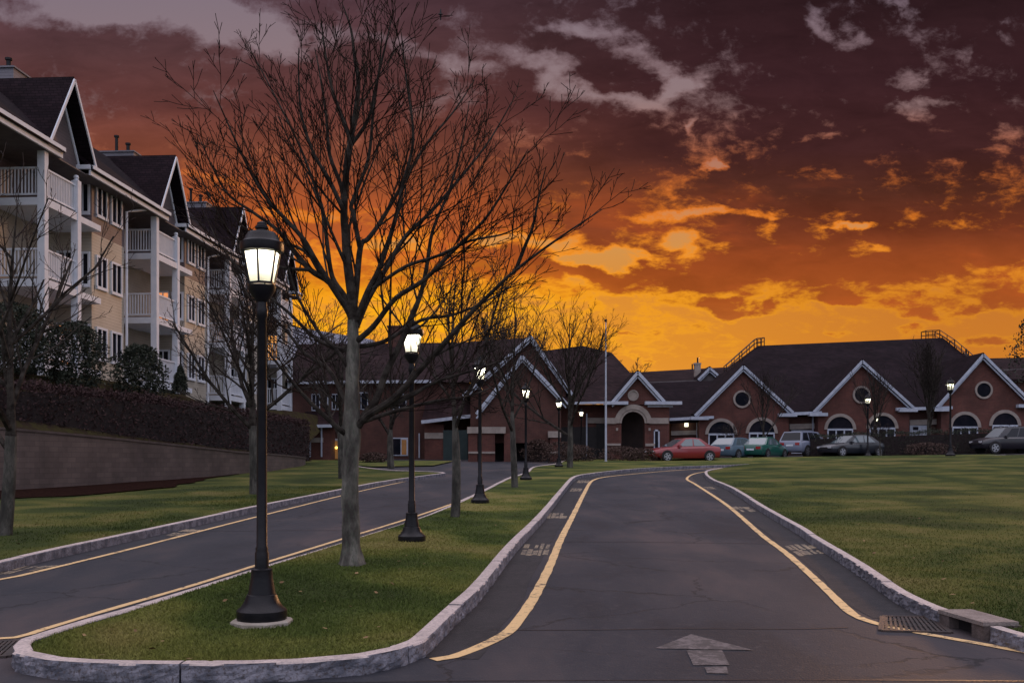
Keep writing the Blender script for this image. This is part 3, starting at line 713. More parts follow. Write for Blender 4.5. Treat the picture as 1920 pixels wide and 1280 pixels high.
# ------------------------------------------------------------------ street lamps
def make_lamp():
    root = empty('street_lamp')
    k = 1 / 215.0
    b = MB().lathe([(.105, .0), (.21, .0), (.215, .02), (.215, .085), (.20, .10), (.18, .115), (.150, .16), (.128, .22), (.118, .225), (.112, .26), (.095, .36), (.09, .42), (.092, .44), (.075, .45), (.0, .45)], 28)
    b.build('base', M['iron'], root, True)
    p = MB().lathe([(.06, .44), (.06, .58), (.052, .60), (.056, .62), (.046, .64), (.044, 1.2), (.040, 2.62), (.052, 2.64), (.052, 2.70), (.044, 2.72), (.044, 2.80), (.0, 2.80)], 18)
    p.build('pole', M['iron'], root, True)
    c = MB().lathe([(.045, 2.76), (.075, 2.80), (.115, 2.86), (.122, 2.90), (.105, 2.905), (.0, 2.905)], 24)
    c.build('lantern_cup', M['iron'], root, True)
    # six panes with a corner to the road, wider at the top
    r0, r1, z0, z1 = .110, .160, 2.925, 3.20
    fr = MB(); gl = MB(); A = [R(30 + 60 * i) - R(30) + R(30) for i in range(6)]
    for i in range(6):
        a = A[i]; a2 = A[(i + 1) % 6]
        p0 = Vector((r0 * math.cos(a), r0 * math.sin(a), z0)); p1 = Vector((r1 * math.cos(a), r1 * math.sin(a), z1))
        q0 = Vector((r0 * math.cos(a2), r0 * math.sin(a2), z0)); q1 = Vector((r1 * math.cos(a2), r1 * math.sin(a2), z1))
        fr.bar(p0, p1, .014); fr.bar(p0, q0, .016); fr.bar(p1, q1, .016)
        s = .97
        gl.quad(p0 * s + Vector((0, 0, z0 * (1 - s))), q0 * s + Vector((0, 0, z0 * (1 - s))), q1 * s + Vector((0, 0, z1 * (1 - s))), p1 * s + Vector((0, 0, z1 * (1 - s))))
    fr.build('lantern_frame', M['iron'], root)
    gl.build('glass', M['lantern'], root)
    MB().lathe([(.165, 3.195), (.182, 3.20), (.190, 3.225), (.188, 3.275), (.168, 3.285), (.152, 3.30), (.140, 3.335), (.118, 3.365), (.07, 3.378), (.048, 3.382), (.046, 3.395), (.058, 3.40), (.058, 3.42), (.044, 3.427), (.040, 3.452), (.02, 3.462), (.0, 3.464)], 24).build('lantern_roof', M['iron'], root, True)
    MB().lathe([(.0, 3.10), (.022, 3.11), (.030, 3.135), (.022, 3.16), (.0, 3.17)], 12).build('bulb', M['bulb'], root, True)
    ld = bpy.data.lights.new('lamp_light', 'POINT'); ld.energy = 15; ld.color = (1.0, .94, .76); ld.shadow_soft_size = .035
    lo = bpy.data.objects.new('lamp_light', ld); COL.objects.link(lo); lo.parent = root; lo.location = (0, 0, 3.15)
    return root
def copy_tree(o, parent=None):
    c = o.copy(); COL.objects.link(c)
    if parent: c.parent = parent
    for ch in list(o.children): copy_tree(ch, c)
    return c
lamp0 = make_lamp()
lamps = [
    ((491, 1165), None, 1.0, 'nearest black lantern street lamp, on a concrete footing at the wide end of the island', 'g'),
    ((772, 1016), None, .97, 'second black street lamp of the island row, just right of the big bare tree', 'g'),
    ((900, 942), None, 1.0, 'third black street lamp of the island row, between two slender tree trunks', 'g'),
    ((986, 898), None, 1.0, 'fourth black street lamp of the island row, in front of the dark porch gable', 'g'),
    ((1048, 874), None, 1.0, 'fifth black street lamp of the island row, seen against brick piers left of the flagpole', 'g'),
    ((1090, 857), 66, .98, 'small distant lamp among bare branches beside the brick wing, left of the flagpole', 'c'),
    ((1463, 857), 76, 1.0, 'lamp standing behind the silver suv and green car, below the first round window', 'c'),
    ((1627, 848), 68, 1.22, 'lamp rising behind the dark hedge before the second round window', 'c'),
    ((1782, 851), 60, 1.34, 'tall lamp at the right end of the lawn before the third gable', 'c')]
first = True
for (px, py), Yd, s, lab, kind in lamps:
    o = lamp0 if first else copy_tree(lamp0); first = False
    if Yd is None: X, Y = G(px, py, .13); Z = isl_z(X, Y) - .01
    else: Y = Yd; X = (px - 960) / F * Y; Z = mound_r(X, Y) - .02 if kind == 'c' and Y < 62 else gz(X, Y)
    o.location = (X, Y, Z); o.scale = (s, s, s)
    tag(o, lab, 'street lamp', 'black lantern lamps on the grass island' if kind == 'g' else 'lamps around the car park')
# footing of the nearest one
ft = MB().lathe([(.27, -.06), (.27, .03), (.255, .045), (.0, .045)], 8, rot=R(22.5)); fo = ft.build('footing', M['concrete'], lamp0)
for ch in lamp0.children:
    if ch.name != 'footing': ch.location.z += .04

# ------------------------------------------------------------------ bare trees
def grow(mb, p, d, L, r, lev, rnd, upb=.25, spread=38, tw=.0028, dens=1.0):
    n = 4 if L > .5 else 3 if L > .2 else 2
    pts = [p]; dd = d.normalized(); seg = L / n
    for i in range(n):
        dd = (dd + Vector((rnd.gauss(0, .10), rnd.gauss(0, .10), rnd.gauss(0, .07) + upb * .16))).normalized()
        pts.append(pts[-1] + dd * seg)
    r1 = max(tw, r * .42)
    mb.tube(pts, [r + (r1 - r) * i / n for i in range(n + 1)], 5 if r > .012 else 3, cap=False)
    if lev <= 0: return
    spawn(mb, pts, r, r1, L, lev, rnd, upb, spread, tw, dens, .18)
def spawn(mb, pts, r, r1, L, lev, rnd, upb, spread, tw, dens, start):
    # children alternate along the limb
    k = max(2, int((3.4 + L * 3.2) * dens)); side = rnd.random() * 6.28
    seglen = [(pts[i + 1] - pts[i]).length for i in range(len(pts) - 1)]; tot = sum(seglen)
    for c in range(k):
        u = start + (1 - start) * (c + rnd.random() * .7) / k
        if u > .97: continue
        s = u * tot; i = 0
        while i < len(seglen) - 1 and s > seglen[i]: s -= seglen[i]; i += 1
        q = pts[i].lerp(pts[i + 1], min(1, s / seglen[i])); t = (pts[i + 1] - pts[i]).normalized()
        side += 2.4 + rnd.gauss(0, .5)
        o_ = t.orthogonal().normalized(); o_ = (Matrix.Rotation(side, 3, t) @ o_)
        an = R(spread + rnd.gauss(0, 8)); nd = (t * math.cos(an) + o_ * math.sin(an) + Vector((0, 0, upb * .5))).normalized()
        cl = L * rnd.uniform(.36, .62) * (1.12 - .6 * u)
        if cl < .07: continue
        rr = max(tw, (r + (r1 - r) * u) * rnd.uniform(.45, .62))
        grow(mb, q, nd, cl, rr, lev - 1, rnd, upb, spread, tw, dens)
def root_flare(mb, base, top_pts, rads, n=14, seed=0):
    mb.tube(top_pts, rads, n, cap=True)

def tree(name, base, label, h, r, rnd_seed, fork=.30, lev=3, nl=7, lean=(0, 0), upb=.3, spread=36, tw=.004, dens=1.0, tmat='bark_dark', cmat='twig', group=None, limb_ang=(28, 50), loc=None, kindname='tree'):
    rnd = random.Random(rnd_seed)
    X, Y, Z = base; root = empty(name, (X, Y, Z)); tag(root, label, kindname, group)
    t = MB(); c = MB(); pts = []; rad = []
    nseg = 10
    for i in range(nseg + 1):
        u = i / nseg
        pts.append(Vector((lean[0] * u * h + .04 * math.sin(u * 7 + rnd_seed), lean[1] * u * h + .04 * math.cos(u * 6 + rnd_seed), -.1 + u * (h * .92))))
        rad.append(max(tw, r * (1.25 if i == 0 else 1) * (1 - u) ** .85 if u > .3 else r * (1.3 - u)))
    kf = int(nseg * fork) + 1
    t.tube(pts[:kf + 1], rad[:kf + 1], 10); c.tube(pts[kf:], rad[kf:], 6)
    side = rnd.random() * 6
    for i in range(nl):
        u = fork + (0.86 - fork) * (i / nl) ** 1.0
        j = int(u * nseg); q = pts[j].lerp(pts[min(j + 1, nseg)], u * nseg - j)
        side += 2.4 + rnd.gauss(0, .3); an = R(rnd.uniform(*limb_ang)) * (1.1 - .5 * u)
        d = Vector((math.cos(side) * math.sin(an), math.sin(side) * math.sin(an), math.cos(an)))
        rr = rad[j] * rnd.uniform(.45, .65)
        grow(c, q, d, (1 - u) * h * rnd.uniform(.62, .85) + .3, rr, lev, rnd, upb, spread, tw, dens)
    # twigs on the leader itself
    spawn(c, pts[kf:], rad[kf], tw, h * (1 - fork) * .6, max(1, lev - 1), rnd, upb, spread, tw, dens, .1)
    t.build('trunk', M[tmat], root, True); c.build('crown', M[cmat], root)
    return root

# the big maple on the island: its main limbs follow the photograph's tree
def hero():
    rnd = random.Random(21); bx_, by_ = G(660, 1062, .13); bz = isl_z(bx_, by_)
    root = empty('maple_tree', (bx_, by_, bz)); O = Vector((bx_, by_, bz))
    tag(root, 'tallest bare maple, standing on the grass island behind the nearest lamp', 'tree')
    Y0 = by_
    def w3(p, dy=0): return W(p[0], p[1], Y0 + dy) - O
    t = MB(); c = MB()
    tp = [(660, 1068), (660, 1050), (658, 1000), (656, 930), (658, 870), (660, 815), (660, 760), (661, 700), (663, 644), (662, 600)]
    tr = [.150, .122, .108, .102, .100, .110, .096, .084, .074, .064]
    P = [w3(p) for p in tp]; PP, RR = [], []
    for i in range(len(P) - 1):
        for k in range(5): u = k / 5; PP.append(P[i].lerp(P[i + 1], u)); RR.append((tr[i] * (1 - u) + tr[i + 1] * u))
    PP.append(P[-1]); RR.append(tr[-1])
    k0 = len(t.v); t.tube(PP, RR, 22)
    for i in range(k0, len(t.v)):     # lumpy bark
        v = Vector(t.v[i]); ax = min(PP, key=lambda q: abs(q.z - v.z)); d = (v - ax); d.z = 0
        f = noise.fractal(Vector((v.x * 9, v.y * 9, v.z * 3)), .8, 2, 4) * .012
        fl = max(0, .22 - v.z) * .35 * (1 + .6 * math.sin(math.atan2(d.y, d.x) * 5))
        v += d.normalized() * (f + fl * .4 if d.length > 1e-4 else 0); t.v[i] = tuple(v)
    limbs = [
        (.062, 0, [(662, 604), (661, 566), (651, 487), (648, 440), (645, 394), (651, 300), (658, 260), (672, 164), (665, 109), (658, 55), (641, 5)]),
        (.040, .5, [(662, 590), (668, 540), (676, 462), (690, 448), (714, 415), (754, 347), (800, 270), (850, 210), (890, 150)]),
        (.028, -.6, [(676, 470), (662, 400), (660, 380), (690, 300), (700, 210), (712, 120), (716, 60)]),
        (.036, -.5, [(668, 600), (690, 545), (711, 503), (739, 419), (757, 340), (775, 260), (762, 150), (752, 60)]),
        (.040, .8, [(668, 612), (690, 560), (720, 510), (760, 444), (810, 395), (870, 325), (920, 260), (966, 180)]),
        (.036, -1.0, [(668, 640), (700, 612), (742, 559), (795, 525), (850, 470), (910, 410), (955, 340), (990, 280)]),
        (.046, .7, [(661, 600), (651, 578), (620, 531), (582, 506), (542, 459), (520, 431), (470, 395), (420, 355), (370, 250)]),
        (.036, -.8, [(660, 590), (639, 562), (595, 494), (570, 450), (539, 415), (507, 381), (476, 335), (440, 260), (400, 170)]),
        (.034, .9, [(661, 580), (645, 553), (623, 519), (614, 462), (607, 403), (595, 362), (560, 270), (510, 170), (458, 72)]),
        (.030, -.5, [(648, 440), (645, 400), (632, 369), (614, 331), (589, 290), (566, 220), (560, 150), (560, 90)]),
        (.028, .6, [(646, 400), (640, 350), (618, 290), (612, 220), (600, 140), (590, 90)]),
        (.024, .3, [(658, 262), (640, 215), (622, 165), (607, 80), (602, 30)]),
        (.024, -.4, [(656, 275), (690, 225), (705, 160), (724, 80), (738, 20)]),
        (.050, .5, [(662, 815), (685, 776), (704, 752), (723, 700), (746, 654), (766, 610), (789, 550), (800, 500), (812, 430), (845, 350), (868, 260), (880, 190)]),
        (.044, -.9, [(664, 806), (690, 778), (740, 745), (790, 690), (836, 640), (880, 590), (920, 550), (967, 506), (1050, 445), (1130, 392)]),
        (.020, -1.3, [(967, 506), (985, 460), (999, 425), (1010, 370), (1024, 312)]),
        (.026, .9, [(676, 792), (739, 771), (814, 752), (880, 742), (935, 720)]),
        (.026, -.8, [(684, 780), (765, 745), (814, 717), (900, 690), (960, 668)]),
        (.036, -1.2, [(656, 815), (641, 808), (617, 787), (580, 752), (545, 712), (500, 655), (455, 590)]),
        (.030, .9, [(657, 770), (640, 735), (615, 691), (570, 661), (530, 612), (470, 560), (430, 480)]),
        (.026, -.4, [(660, 700), (630, 655), (600, 625), (560, 560), (540, 500), (520, 440)]),
        (.024, 1.0, [(662, 660), (600, 640), (540, 585), (480, 535), (420, 470), (378, 390)]),
        (.026, 1.2, [(668, 650), (720, 640), (790, 600), (850, 590), (920, 560), (980, 520)]),
        (.022, -1.2, [(700, 540), (760, 500), (820, 480), (880, 452), (940, 440), (985, 420)]),
        (.022, .8, [(620, 531), (570, 470), (510, 450), (450, 420), (395, 330)]),
        (.020, -.7, [(582, 506), (520, 500), (470, 470), (420, 420), (366, 310)]),
    ]
    for r, k, pp in limbs:
        P = []; base_dist = abs(pp[0][0] - 660) / 152
        for i, p in enumerate(pp):
            along = math.hypot(p[0] - pp[0][0], p[1] - pp[0][1]) / 152
            P.append(w3(p, k * (along * .42 + base_dist * .35) if i else k * base_dist * .35))
        # smooth
        Q = []
        for i in range(len(P) - 1):
            p0, p1, p2, p3 = P[max(i - 1, 0)], P[i], P[i + 1], P[min(i + 2, len(P) - 1)]
            for kk in range(4):
                u = kk / 4; m1 = (p2 - p0) * .5; m2 = (p3 - p1) * .5
                Q.append((2 * u**3 - 3 * u**2 + 1) * p1 + (u**3 - 2 * u**2 + u) * m1 + (-2 * u**3 + 3 * u**2) * p2 + (u**3 - u**2) * m2)
        Q.append(P[-1]); n_ = len(Q) - 1
        r1 = .004; rad = [r * (1 - i / n_) ** .8 + r1 for i in range(n_ + 1)]
        (t if r > .045 and pp[0][1] > 590 and False else c).tube(Q, rad, 8)
        L = sum((Q[i + 1] - Q[i]).length for i in range(n_))
        spawn(c, Q, r * .8, .005, min(L, 2.9), 3, rnd, .36, 35, .0040, .80, .12)
    t.build('trunk', M['bark'], root, True); c.build('crown', M['twig'], root, True)
hero()

def gp(px, py, dz=.11): X, Y = G(px, py, dz); return (X, Y, gz(X, Y) + dz - .02)
tree('bare_tree', gp(8, 1002), 'bare tree with spreading low limbs at the left edge, in front of the retaining wall', 6.3, .092, 31, fork=.25, lev=3, nl=10, lean=(.035, 0), upb=.34, spread=34, tw=.0042, limb_ang=(40, 64), cmat='twigr', dens=.62)
tree('bare_tree', gp(475, 926), 'bare tree on the left lawn directly behind the nearest lamp post', 7.2, .115, 45, fork=.28, lev=3, nl=13, upb=.25, spread=38, tw=.0055, limb_ang=(42, 74), cmat='twigr', dens=.8)
tree('bare_tree', gp(641, 897), 'bare tree on the left lawn half hidden by the big maple trunk', 6.0, .13, 52, fork=.3, lev=3, nl=9, tw=.007, dens=.7, limb_ang=(35, 60), cmat='twigr')
tree('bare_tree', gp(852, 972), 'slender bare tree on the island between the second and third lamps', 5.6, .075, 63, fork=.36, lev=3, nl=10, tw=.0045, dens=.68, limb_ang=(30, 55), cmat='twigr')
tree('bare_tree', gp(963, 913), 'slender bare tree on the island between the third and fourth lamps', 6.6, .085, 71, fork=.30, lev=3, nl=10, tw=.005, dens=.6, limb_ang=(30, 55), cmat='twigr')
tree('bare_tree', gp(1068, 876), 'bare tree at the far end of the island left of the flagpole', 8.6, .12, 82, fork=.20, lev=3, nl=12, tw=.0065, dens=.62, limb_ang=(28, 58), spread=34)
tree('bare_tree', gp(733, 874), 'bare tree before the left brick wing, seen right of the maple trunk', 5.6, .14, 91, fork=.32, lev=3, nl=9, tw=.009, dens=.6, limb_ang=(35, 60), cmat='twigr')
tree('bare_tree', (8.6, 92, 2.6), 'faint bare tree rising behind the brown roof just right of the flagpole top', 9.6, .17, 97, fork=.3, lev=3, nl=10, tw=.014, dens=.6, limb_ang=(25, 45))
tree('bare_tree', (-.5, 96, 2.7), 'distant bare tree behind the peak of the brown roof', 13.5, .2, 98, fork=.3, lev=3, nl=11, tw=.014, dens=.6, limb_ang=(25, 45))
tree('narrow_tree', (28.8, 70, gz(28.8, 70)), 'narrow upright bare tree before the big roof left of the third gable', 8.3, .12, 99, fork=.22, lev=3, nl=13, tw=.010, dens=.65, limb_ang=(12, 24), spread=22, cmat='twigr')
tree('narrow_tree', (25.2, 70.5, gz(25, 70)), 'smaller upright bare tree between the second and third gables', 6.3, .09, 100, fork=.25, lev=2, nl=12, tw=.010, dens=.7, limb_ang=(14, 28), spread=24, cmat='twigr')
tree('narrow_tree', (17.6, 71.0, gz(17.6, 71)), 'thin bare tree against the roof right of the first gable peak', 6.4, .08, 101, fork=.25, lev=2, nl=11, tw=.010, dens=.7, limb_ang=(16, 30), spread=24, cmat='twigr')
tree('small_tree', (24.0, 66, gz(24, 66)), 'small round-headed bare tree standing in front of the dark hedge', 2.5, .06, 103, fork=.42, lev=3, nl=9, tw=.008, dens=.8, limb_ang=(30, 65), spread=40, cmat='twigr')
tree('small_tree', (15.6, 71.2, gz(15.6, 71)), 'small bare tree under the first gable behind the blue hatchback', 2.8, .05, 104, fork=.3, lev=2, nl=9, tw=.008, dens=.9, limb_ang=(30, 65), spread=40, cmat='twigr')

# ------------------------------------------------------------------ hedges, shrubs
def leafmass(name, label, cat, fn, count, size, mt, seed, core=None, group=None, loc=(0, 0, 0), sticks=None):
    """many small leaf faces through a volume; fn(rs) -> point"""
    rs = np.random.RandomState(seed); V = np.zeros((count * 4, 3))
    for i in range(count):
        p = np.array(fn(rs)); u = rs.normal(size=3); u /= np.linalg.norm(u); w = np.cross(u, rs.normal(size=3)); w /= np.linalg.norm(w)
        s = size * rs.uniform(.6, 1.4)
        V[i * 4] = p - u * s; V[i * 4 + 1] = p - w * s * .45; V[i * 4 + 2] = p + u * s; V[i * 4 + 3] = p + w * s * .45
    k = count * 4; root = empty(name, loc); tag(root, label, cat, group)
    me = bpy.data.meshes.new('foliage'); me.vertices.add(k); me.vertices.foreach_set('co', V.ravel()); me.loops.add(k); me.loops.foreach_set('vertex_index', np.arange(k))
    me.polygons.add(count); me.polygons.foreach_set('loop_start', np.arange(0, k, 4)); me.update(calc_edges=True); me.materials.append(M[mt])
    o = bpy.data.objects.new('foliage', me); COL.objects.link(o); o.parent = root
    if core: core(root)
    return root
def path_hedge(name, label, path, z0f, z1f, wd, count, size, mt, seed, corem):
    P = resample(path, .4); acc = [0]
    for i in range(1, len(P)): acc.append(acc[-1] + (P[i] - P[i - 1]).length)
    pl = offset(P, 1.0)
    def fn(rs):
        s = rs.uniform(0, acc[-1]); i = min(len(P) - 2, int(np.searchsorted(acc, s)) - 1 if s > 0 else 0); i = max(0, i)
        u = (s - acc[i]) / max(1e-6, acc[i + 1] - acc[i]); p = P[i].lerp(P[i + 1], u); nrm = (pl[i] - P[i]).normalized()
        z0, z1 = z0f(p), z1f(p) + .16 * noise.noise(Vector((s * .8, 0, seed))) + .14 * noise.noise(Vector((s * 3.1, 4, seed)))
        a = rs.uniform(-.15, 1.0) * math.pi; rr = rs.uniform(.86, 1.06)
        lat = math.cos(a) * wd * .5 * rr; q = rs.random_sample()
        if rs.random_sample() < .5: lat = (1 if rs.random_sample() < .5 else -1) * wd * .5 * rr; z = z0 + (z1 - z0) * rs.random_sample()
        else: lat = rs.uniform(-1, 1) * wd * .5; z = z1 + rs.normal(0, .07)
        return (p.x + nrm.x * lat, p.y + nrm.y * lat, z)
    def core(root):
        mb = MB(); a = offset(P, wd * .45); b_ = offset(P, -wd * .45)
        for i in range(len(P) - 1):
            z0, z1 = z0f(P[i]), z1f(P[i]) - .22; y0, y1 = z0f(P[i + 1]), z1f(P[i + 1]) - .22
            mb.add([(a[i].x, a[i].y, z0), (a[i + 1].x, a[i + 1].y, y0), (b_[i + 1].x, b_[i + 1].y, y0), (b_[i].x, b_[i].y, z0), (a[i].x, a[i].y, z1), (a[i + 1].x, a[i + 1].y, y1), (b_[i + 1].x, b_[i + 1].y, y1), (b_[i].x, b_[i].y, z1)],
                   [(4, 5, 6, 7), (0, 1, 5, 4), (2, 3, 7, 6), (0, 4, 7, 3), (1, 2, 6, 5)])
        mb.build('inner_branches', corem, root)
    return leafmass(name, label, 'hedge', fn, count, size, mt, seed, core)
corem = mat('hedge shade wood', (.012, .007, .008), (.02, .012, .012), 6, .95, 1.0, 30)
hp = [(p.x - 1.15, p.y + .6) for p in resample(WALL, 3.0)]
hp = [(-22.5, 22.5), (-19, 26.3), (-16.0, 30), (-13.9, 35.4), (-12.3, 42), (-11.9, 49), (-12.0, 56.6)]
path_hedge('hedge', 'long dark burgundy hedge along the top of the retaining wall', hp, lambda p: ztop(p) - .1, lambda p: float(np.interp(p.y, [22, 34, 43.5, 57], [4.2, 4.12, 3.95, 3.95])), 1.5, 38000, .055, 'barb', 5, corem)
path_hedge('hedge', 'clipped dark green hedge behind the dark sedan and the tall lamp', [(20.5, 70), (27, 69.5), (35, 69)], lambda p: gz(p.x, p.y), lambda p: float(np.interp(p.x, [20, 35], [3.55, 4.05])), 1.3, 9000, .05, 'everg', 6, corem)
def bush(name, label, c, rx, ry, h, count, size, mt, seed, shape='round', group=None):
    def fn(rs):
        v = rs.uniform(0, 1) ** .8; a = rs.uniform(0, 6.283)
        if shape == 'cone': pr = (1 - v) ** .75
        else: pr = math.sqrt(max(0, 1 - (v * 1.9 - .9) ** 2)) if v > 0 else .4
        lump = 1 + .55 * noise.noise(Vector((math.cos(a) * 2.2, math.sin(a) * 2.2, v * 4.5 + seed))) + .25 * noise.noise(Vector((math.cos(a) * 6, math.sin(a) * 6, v * 11 + seed)))
        rr = rs.uniform(.2, 1) ** .5 * lump * (pr + .06)
        return (math.cos(a) * rx * rr, math.sin(a) * ry * rr, v * h * (1 + .06 * lump))
    return leafmass(name, label, 'shrub', fn, count, size, mt, seed, None, group, c)
def bk(px, Y, z=None): X = (px - 960) / F * Y; return (X, Y, bank_z(X, Y) - .1 if z is None else z)
for i, (px, Y, w, top, sh, lab) in enumerate([
    (140, 35.5, 1.0, 612, 'round', 'big dark rounded evergreen below the first balcony stack'),
    (262, 39, .95, 655, 'round', 'dark rounded evergreen below the second balcony stack'),
    (20, 33.5, 1.2, 575, 'round', 'tall dark evergreen at the left edge behind the bare tree'),
    (338, 46, .4, 688, 'cone', 'small pointed evergreen at the foot of the apartment wall'),
    (470, 54, .42, 724, 'cone', 'pointed evergreen beside the white apartment corner, behind the lamp post')]):
    c = bk(px, Y); topz = HC + (YH - top) / F * Y
    bush('evergreen_shrub', lab, c, w, w, topz - c[2], int(7000 * max(.3, w)), .06, 'everg', 40 + i, sh)
for i, (px, Y, w, h, lab) in enumerate([
    (1052, 60, 1.1, 1.2, 'twiggy brown shrub beneath the fifth lamp'), (1085, 61, 1.0, 1.0, 'low brown shrub left of the foot of the flagpole'), (1165, 62.5, 1.3, .9, 'brown shrub before the arched entrance bay'),
    (1205, 61.5, 1.1, .8, 'low brown shrub at the front bumper of the red car'), (700, 60, .8, .6, 'low twiggy shrub in front of the left brick wing window'), (1008, 62.5, .9, 1.3, 'dark brown shrub beside the dark porch opening'), (1740, 68, 1.5, .8, 'low dark shrub at the foot of the green hedge')]):
    X = (px - 960) / F * Y
    bush('winter_shrub', lab, (X, Y, gz(X, Y)), w, w * .8, h, 1600, .06, 'brownbush', 60 + i)
# leafy tree top at the far right
rt = bush('leafy_tree', 'small leafy tree top showing above the roof at the right edge', W(1925, 730, 80), 2.2, 2.2, 5.2, 900, .12, 'everg', 77, 'cone'); rt['category'] = 'tree'
MB().tube([(0, 0, -4), (0, 0, 2), (.1, 0, 4.8)], [.2, .14, .03], 8).build('trunk', M['bark'], rt)

# ------------------------------------------------------------------ apartments at the left
def apartments():
    root = empty('apartment_building', (-17.36, 37.5, 0), -math.atan(.063))
    tag(root, 'long tan apartment block with white balconies and steep dark gables above the hedge', 'building')
    EZ, RZ, RW = 13.6, 16.5, -2.9; S0, S1 = -7.0, 34.0
    ZF = [5.6, 8.6, 11.6]
    lw = MB(); up = MB(); 
    lw.box(-12, -1.9, S0, S1, 3.5, 11.3); up.box(-12, -1.9, S0, S1, 11.3, EZ - .1)
    rf = MB(); gut = MB(); sof = MB()
    def roofseg(s0, s1, w0, z0):
        a = Vector((w0, s0, z0)); b_ = Vector((w0, s1, z0)); c = Vector((RW, s1, RZ)); d = Vector((RW, s0, RZ))
        rf.prism([a, b_, c, d], (0, 0, -.16))
    def gutter(s0, s1):
        gut.box(.30, .42, s0, s1, EZ - .10, EZ + .05); gut.box(.22, .30, s0, s1, EZ - .34, EZ - .14)
        sof.box(-1.9, .22, s0, s1, EZ - .34, EZ - .28)
    rf.prism([(RW, S0, RZ), (RW, S1, RZ), (-9, S1, RZ), (-9, S0, RZ)], (0, 0, -.2))
    rf.prism([(-9, S0, RZ), (-9, S1, RZ), (-12.3, S1, EZ), (-12.3, S0, EZ)], (0, 0, -.2))
    roofseg(S0, .9, .38, EZ); gutter(S0, .9)
    gw = MB()
    def window(s0, s1, z0, z1, wall_w, side=True, lit=False, name='window'):
        """window on the long face (side) or on a face turned to the viewer"""
        f = MB(); g = MB(); t = .09
        mids = [(s0 + s1) / 2]
        if side:
            f.box(wall_w, wall_w + .06, s0 - t, s0, z0 - t, z1 + t); f.box(wall_w, wall_w + .06, s1, s1 + t, z0 - t, z1 + t); f.box(wall_w, wall_w + .06, s0, s1, z1, z1 + t); f.box(wall_w, wall_w + .08, s0 - t, s1 + t, z0 - t - .04, z0)
            for mm in mids: f.box(wall_w, wall_w + .05, mm - .035, mm + .035, z0, z1)
            g.box(wall_w - .01, wall_w + .015, s0, s1, z0, z1)
        else:
            f.box(s0 - t, s0, wall_w - .06, wall_w, z0 - t, z1 + t); f.box(s1, s1 + t, wall_w - .06, wall_w, z0 - t, z1 + t); f.box(s0, s1, wall_w - .06, wall_w, z1, z1 + t); f.box(s0 - t, s1 + t, wall_w - .08, wall_w, z0 - t - .04, z0)
            for mm in mids: f.box(mm - .03, mm + .03, wall_w - .05, wall_w, z0, z1)
            g.box(s0, s1, wall_w - .015, wall_w + .01, z0, z1)
        o = f.build(name, M['white'], root); g.build('pane', M['litglass'] if lit == 1 else M['orangeglass'] if lit == 2 else M['glass'], o)
    rnd = random.Random(4)
    for m in range(4):
        s = 10.0 * m; e = min(s + 7.5, S1)
        # wall block with windows
        if m < 4:
            lw.box(-1.9, -.35, s + 4.5, min(s + 7.5, S1 - .02), 3.5, 11.3) if s + 4.5 < S1 else None
            up.box(-1.9, -.35, s + 4.5, min(s + 7.5, S1 - .02), 11.3, EZ - .3) if s + 4.5 < S1 else None
        else: pass
        if s + 4.5 >= S1:    # last bay: end wall right behind the balcony
            lw.box(-1.9, -.4, 32.7, S1 - .02, 3.5, 11.3); up.box(-1.9, -.4, 32.7, S1 - .02, 11.3, EZ - .3)
        for zi, z in enumerate(ZF):
            if s + 7.5 <= S1:
                window(s + 4.95, s + 5.75, z + .55, z + 1.75, -.35, True)
                window(s + 6.3, s + 7.15, z + .55, z + 1.75, -.35, True)
                window(-.95, -.5, z + .55, z + 1.8, s + 4.5, False)
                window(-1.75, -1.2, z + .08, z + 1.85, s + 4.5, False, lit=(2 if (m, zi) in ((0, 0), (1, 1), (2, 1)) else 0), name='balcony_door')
            else: window(-1.6, -.7, z + .1, z + 1.9, 32.7, False, lit=1 if zi == 1 else 0, name='balcony_door')
        # balconies
        d1 = 2.5
        for zi, z in enumerate(ZF):
            sl = MB(); sl.box(-1.9, .12, s - .12, s + d1 + .14, z - .34, z - .06); sl.box(-1.88, .05, s + d1 + .14, min(s + 4.5, 32.7 if m == 3 else 99), z - .30, z - .06)
            slab = sl.build('balcony', M['white'], root)
            r_ = MB(); zt = z + 1.02
            r_.box(-1.9, -.12, s - .045, s + .045, zt, zt + .07); r_.box(-1.9, -.12, s - .03, s + .03, z + .05, z + .12)
            n_ = 14
            for i in range(n_): x = -1.86 + 1.72 * i / (n_ - 1); r_.box(x - .022, x + .022, s - .02, s + .02, z + .12, zt)
            r_.box(-.045, .045, s + .15, s + d1 - .12, zt, zt + .07); r_.box(-.03, .03, s + .15, s + d1 - .12, z + .05, z + .12)
            n_ = 18
            for i in range(n_): y = s + .2 + (d1 - .38) * i / (n_ - 1); r_.box(-.02, .02, y - .022, y + .022, z + .12, zt)
            r_.build('railing', M['white'], slab)
            dk = MB().box(-1.86, .06, s - .05, s + d1 + .08, z - .06, z - .02); dk.build('deck', M['soffit'], slab)
        for (cw, cs) in ((0, s), (0, s + d1)):
            topz = EZ - .35 if cs == s else 11.6 + 1.25
            c = MB().box(cw - .14, cw + .14, cs - .14, cs + .14, 4.0, topz)
            if cs != s: c.lathe([(.11, topz), (.12, topz + .04), (.07, topz + .07), (.11, topz + .14), (.08, topz + .22), (0, topz + .25)], 10, (cw, cs, 0))
            c.build('column', M['white'], root)
        # trellis and lattice on the side of the upper balcony
        # cross gable
        pk = s + 1.7; gz_ = 16.5
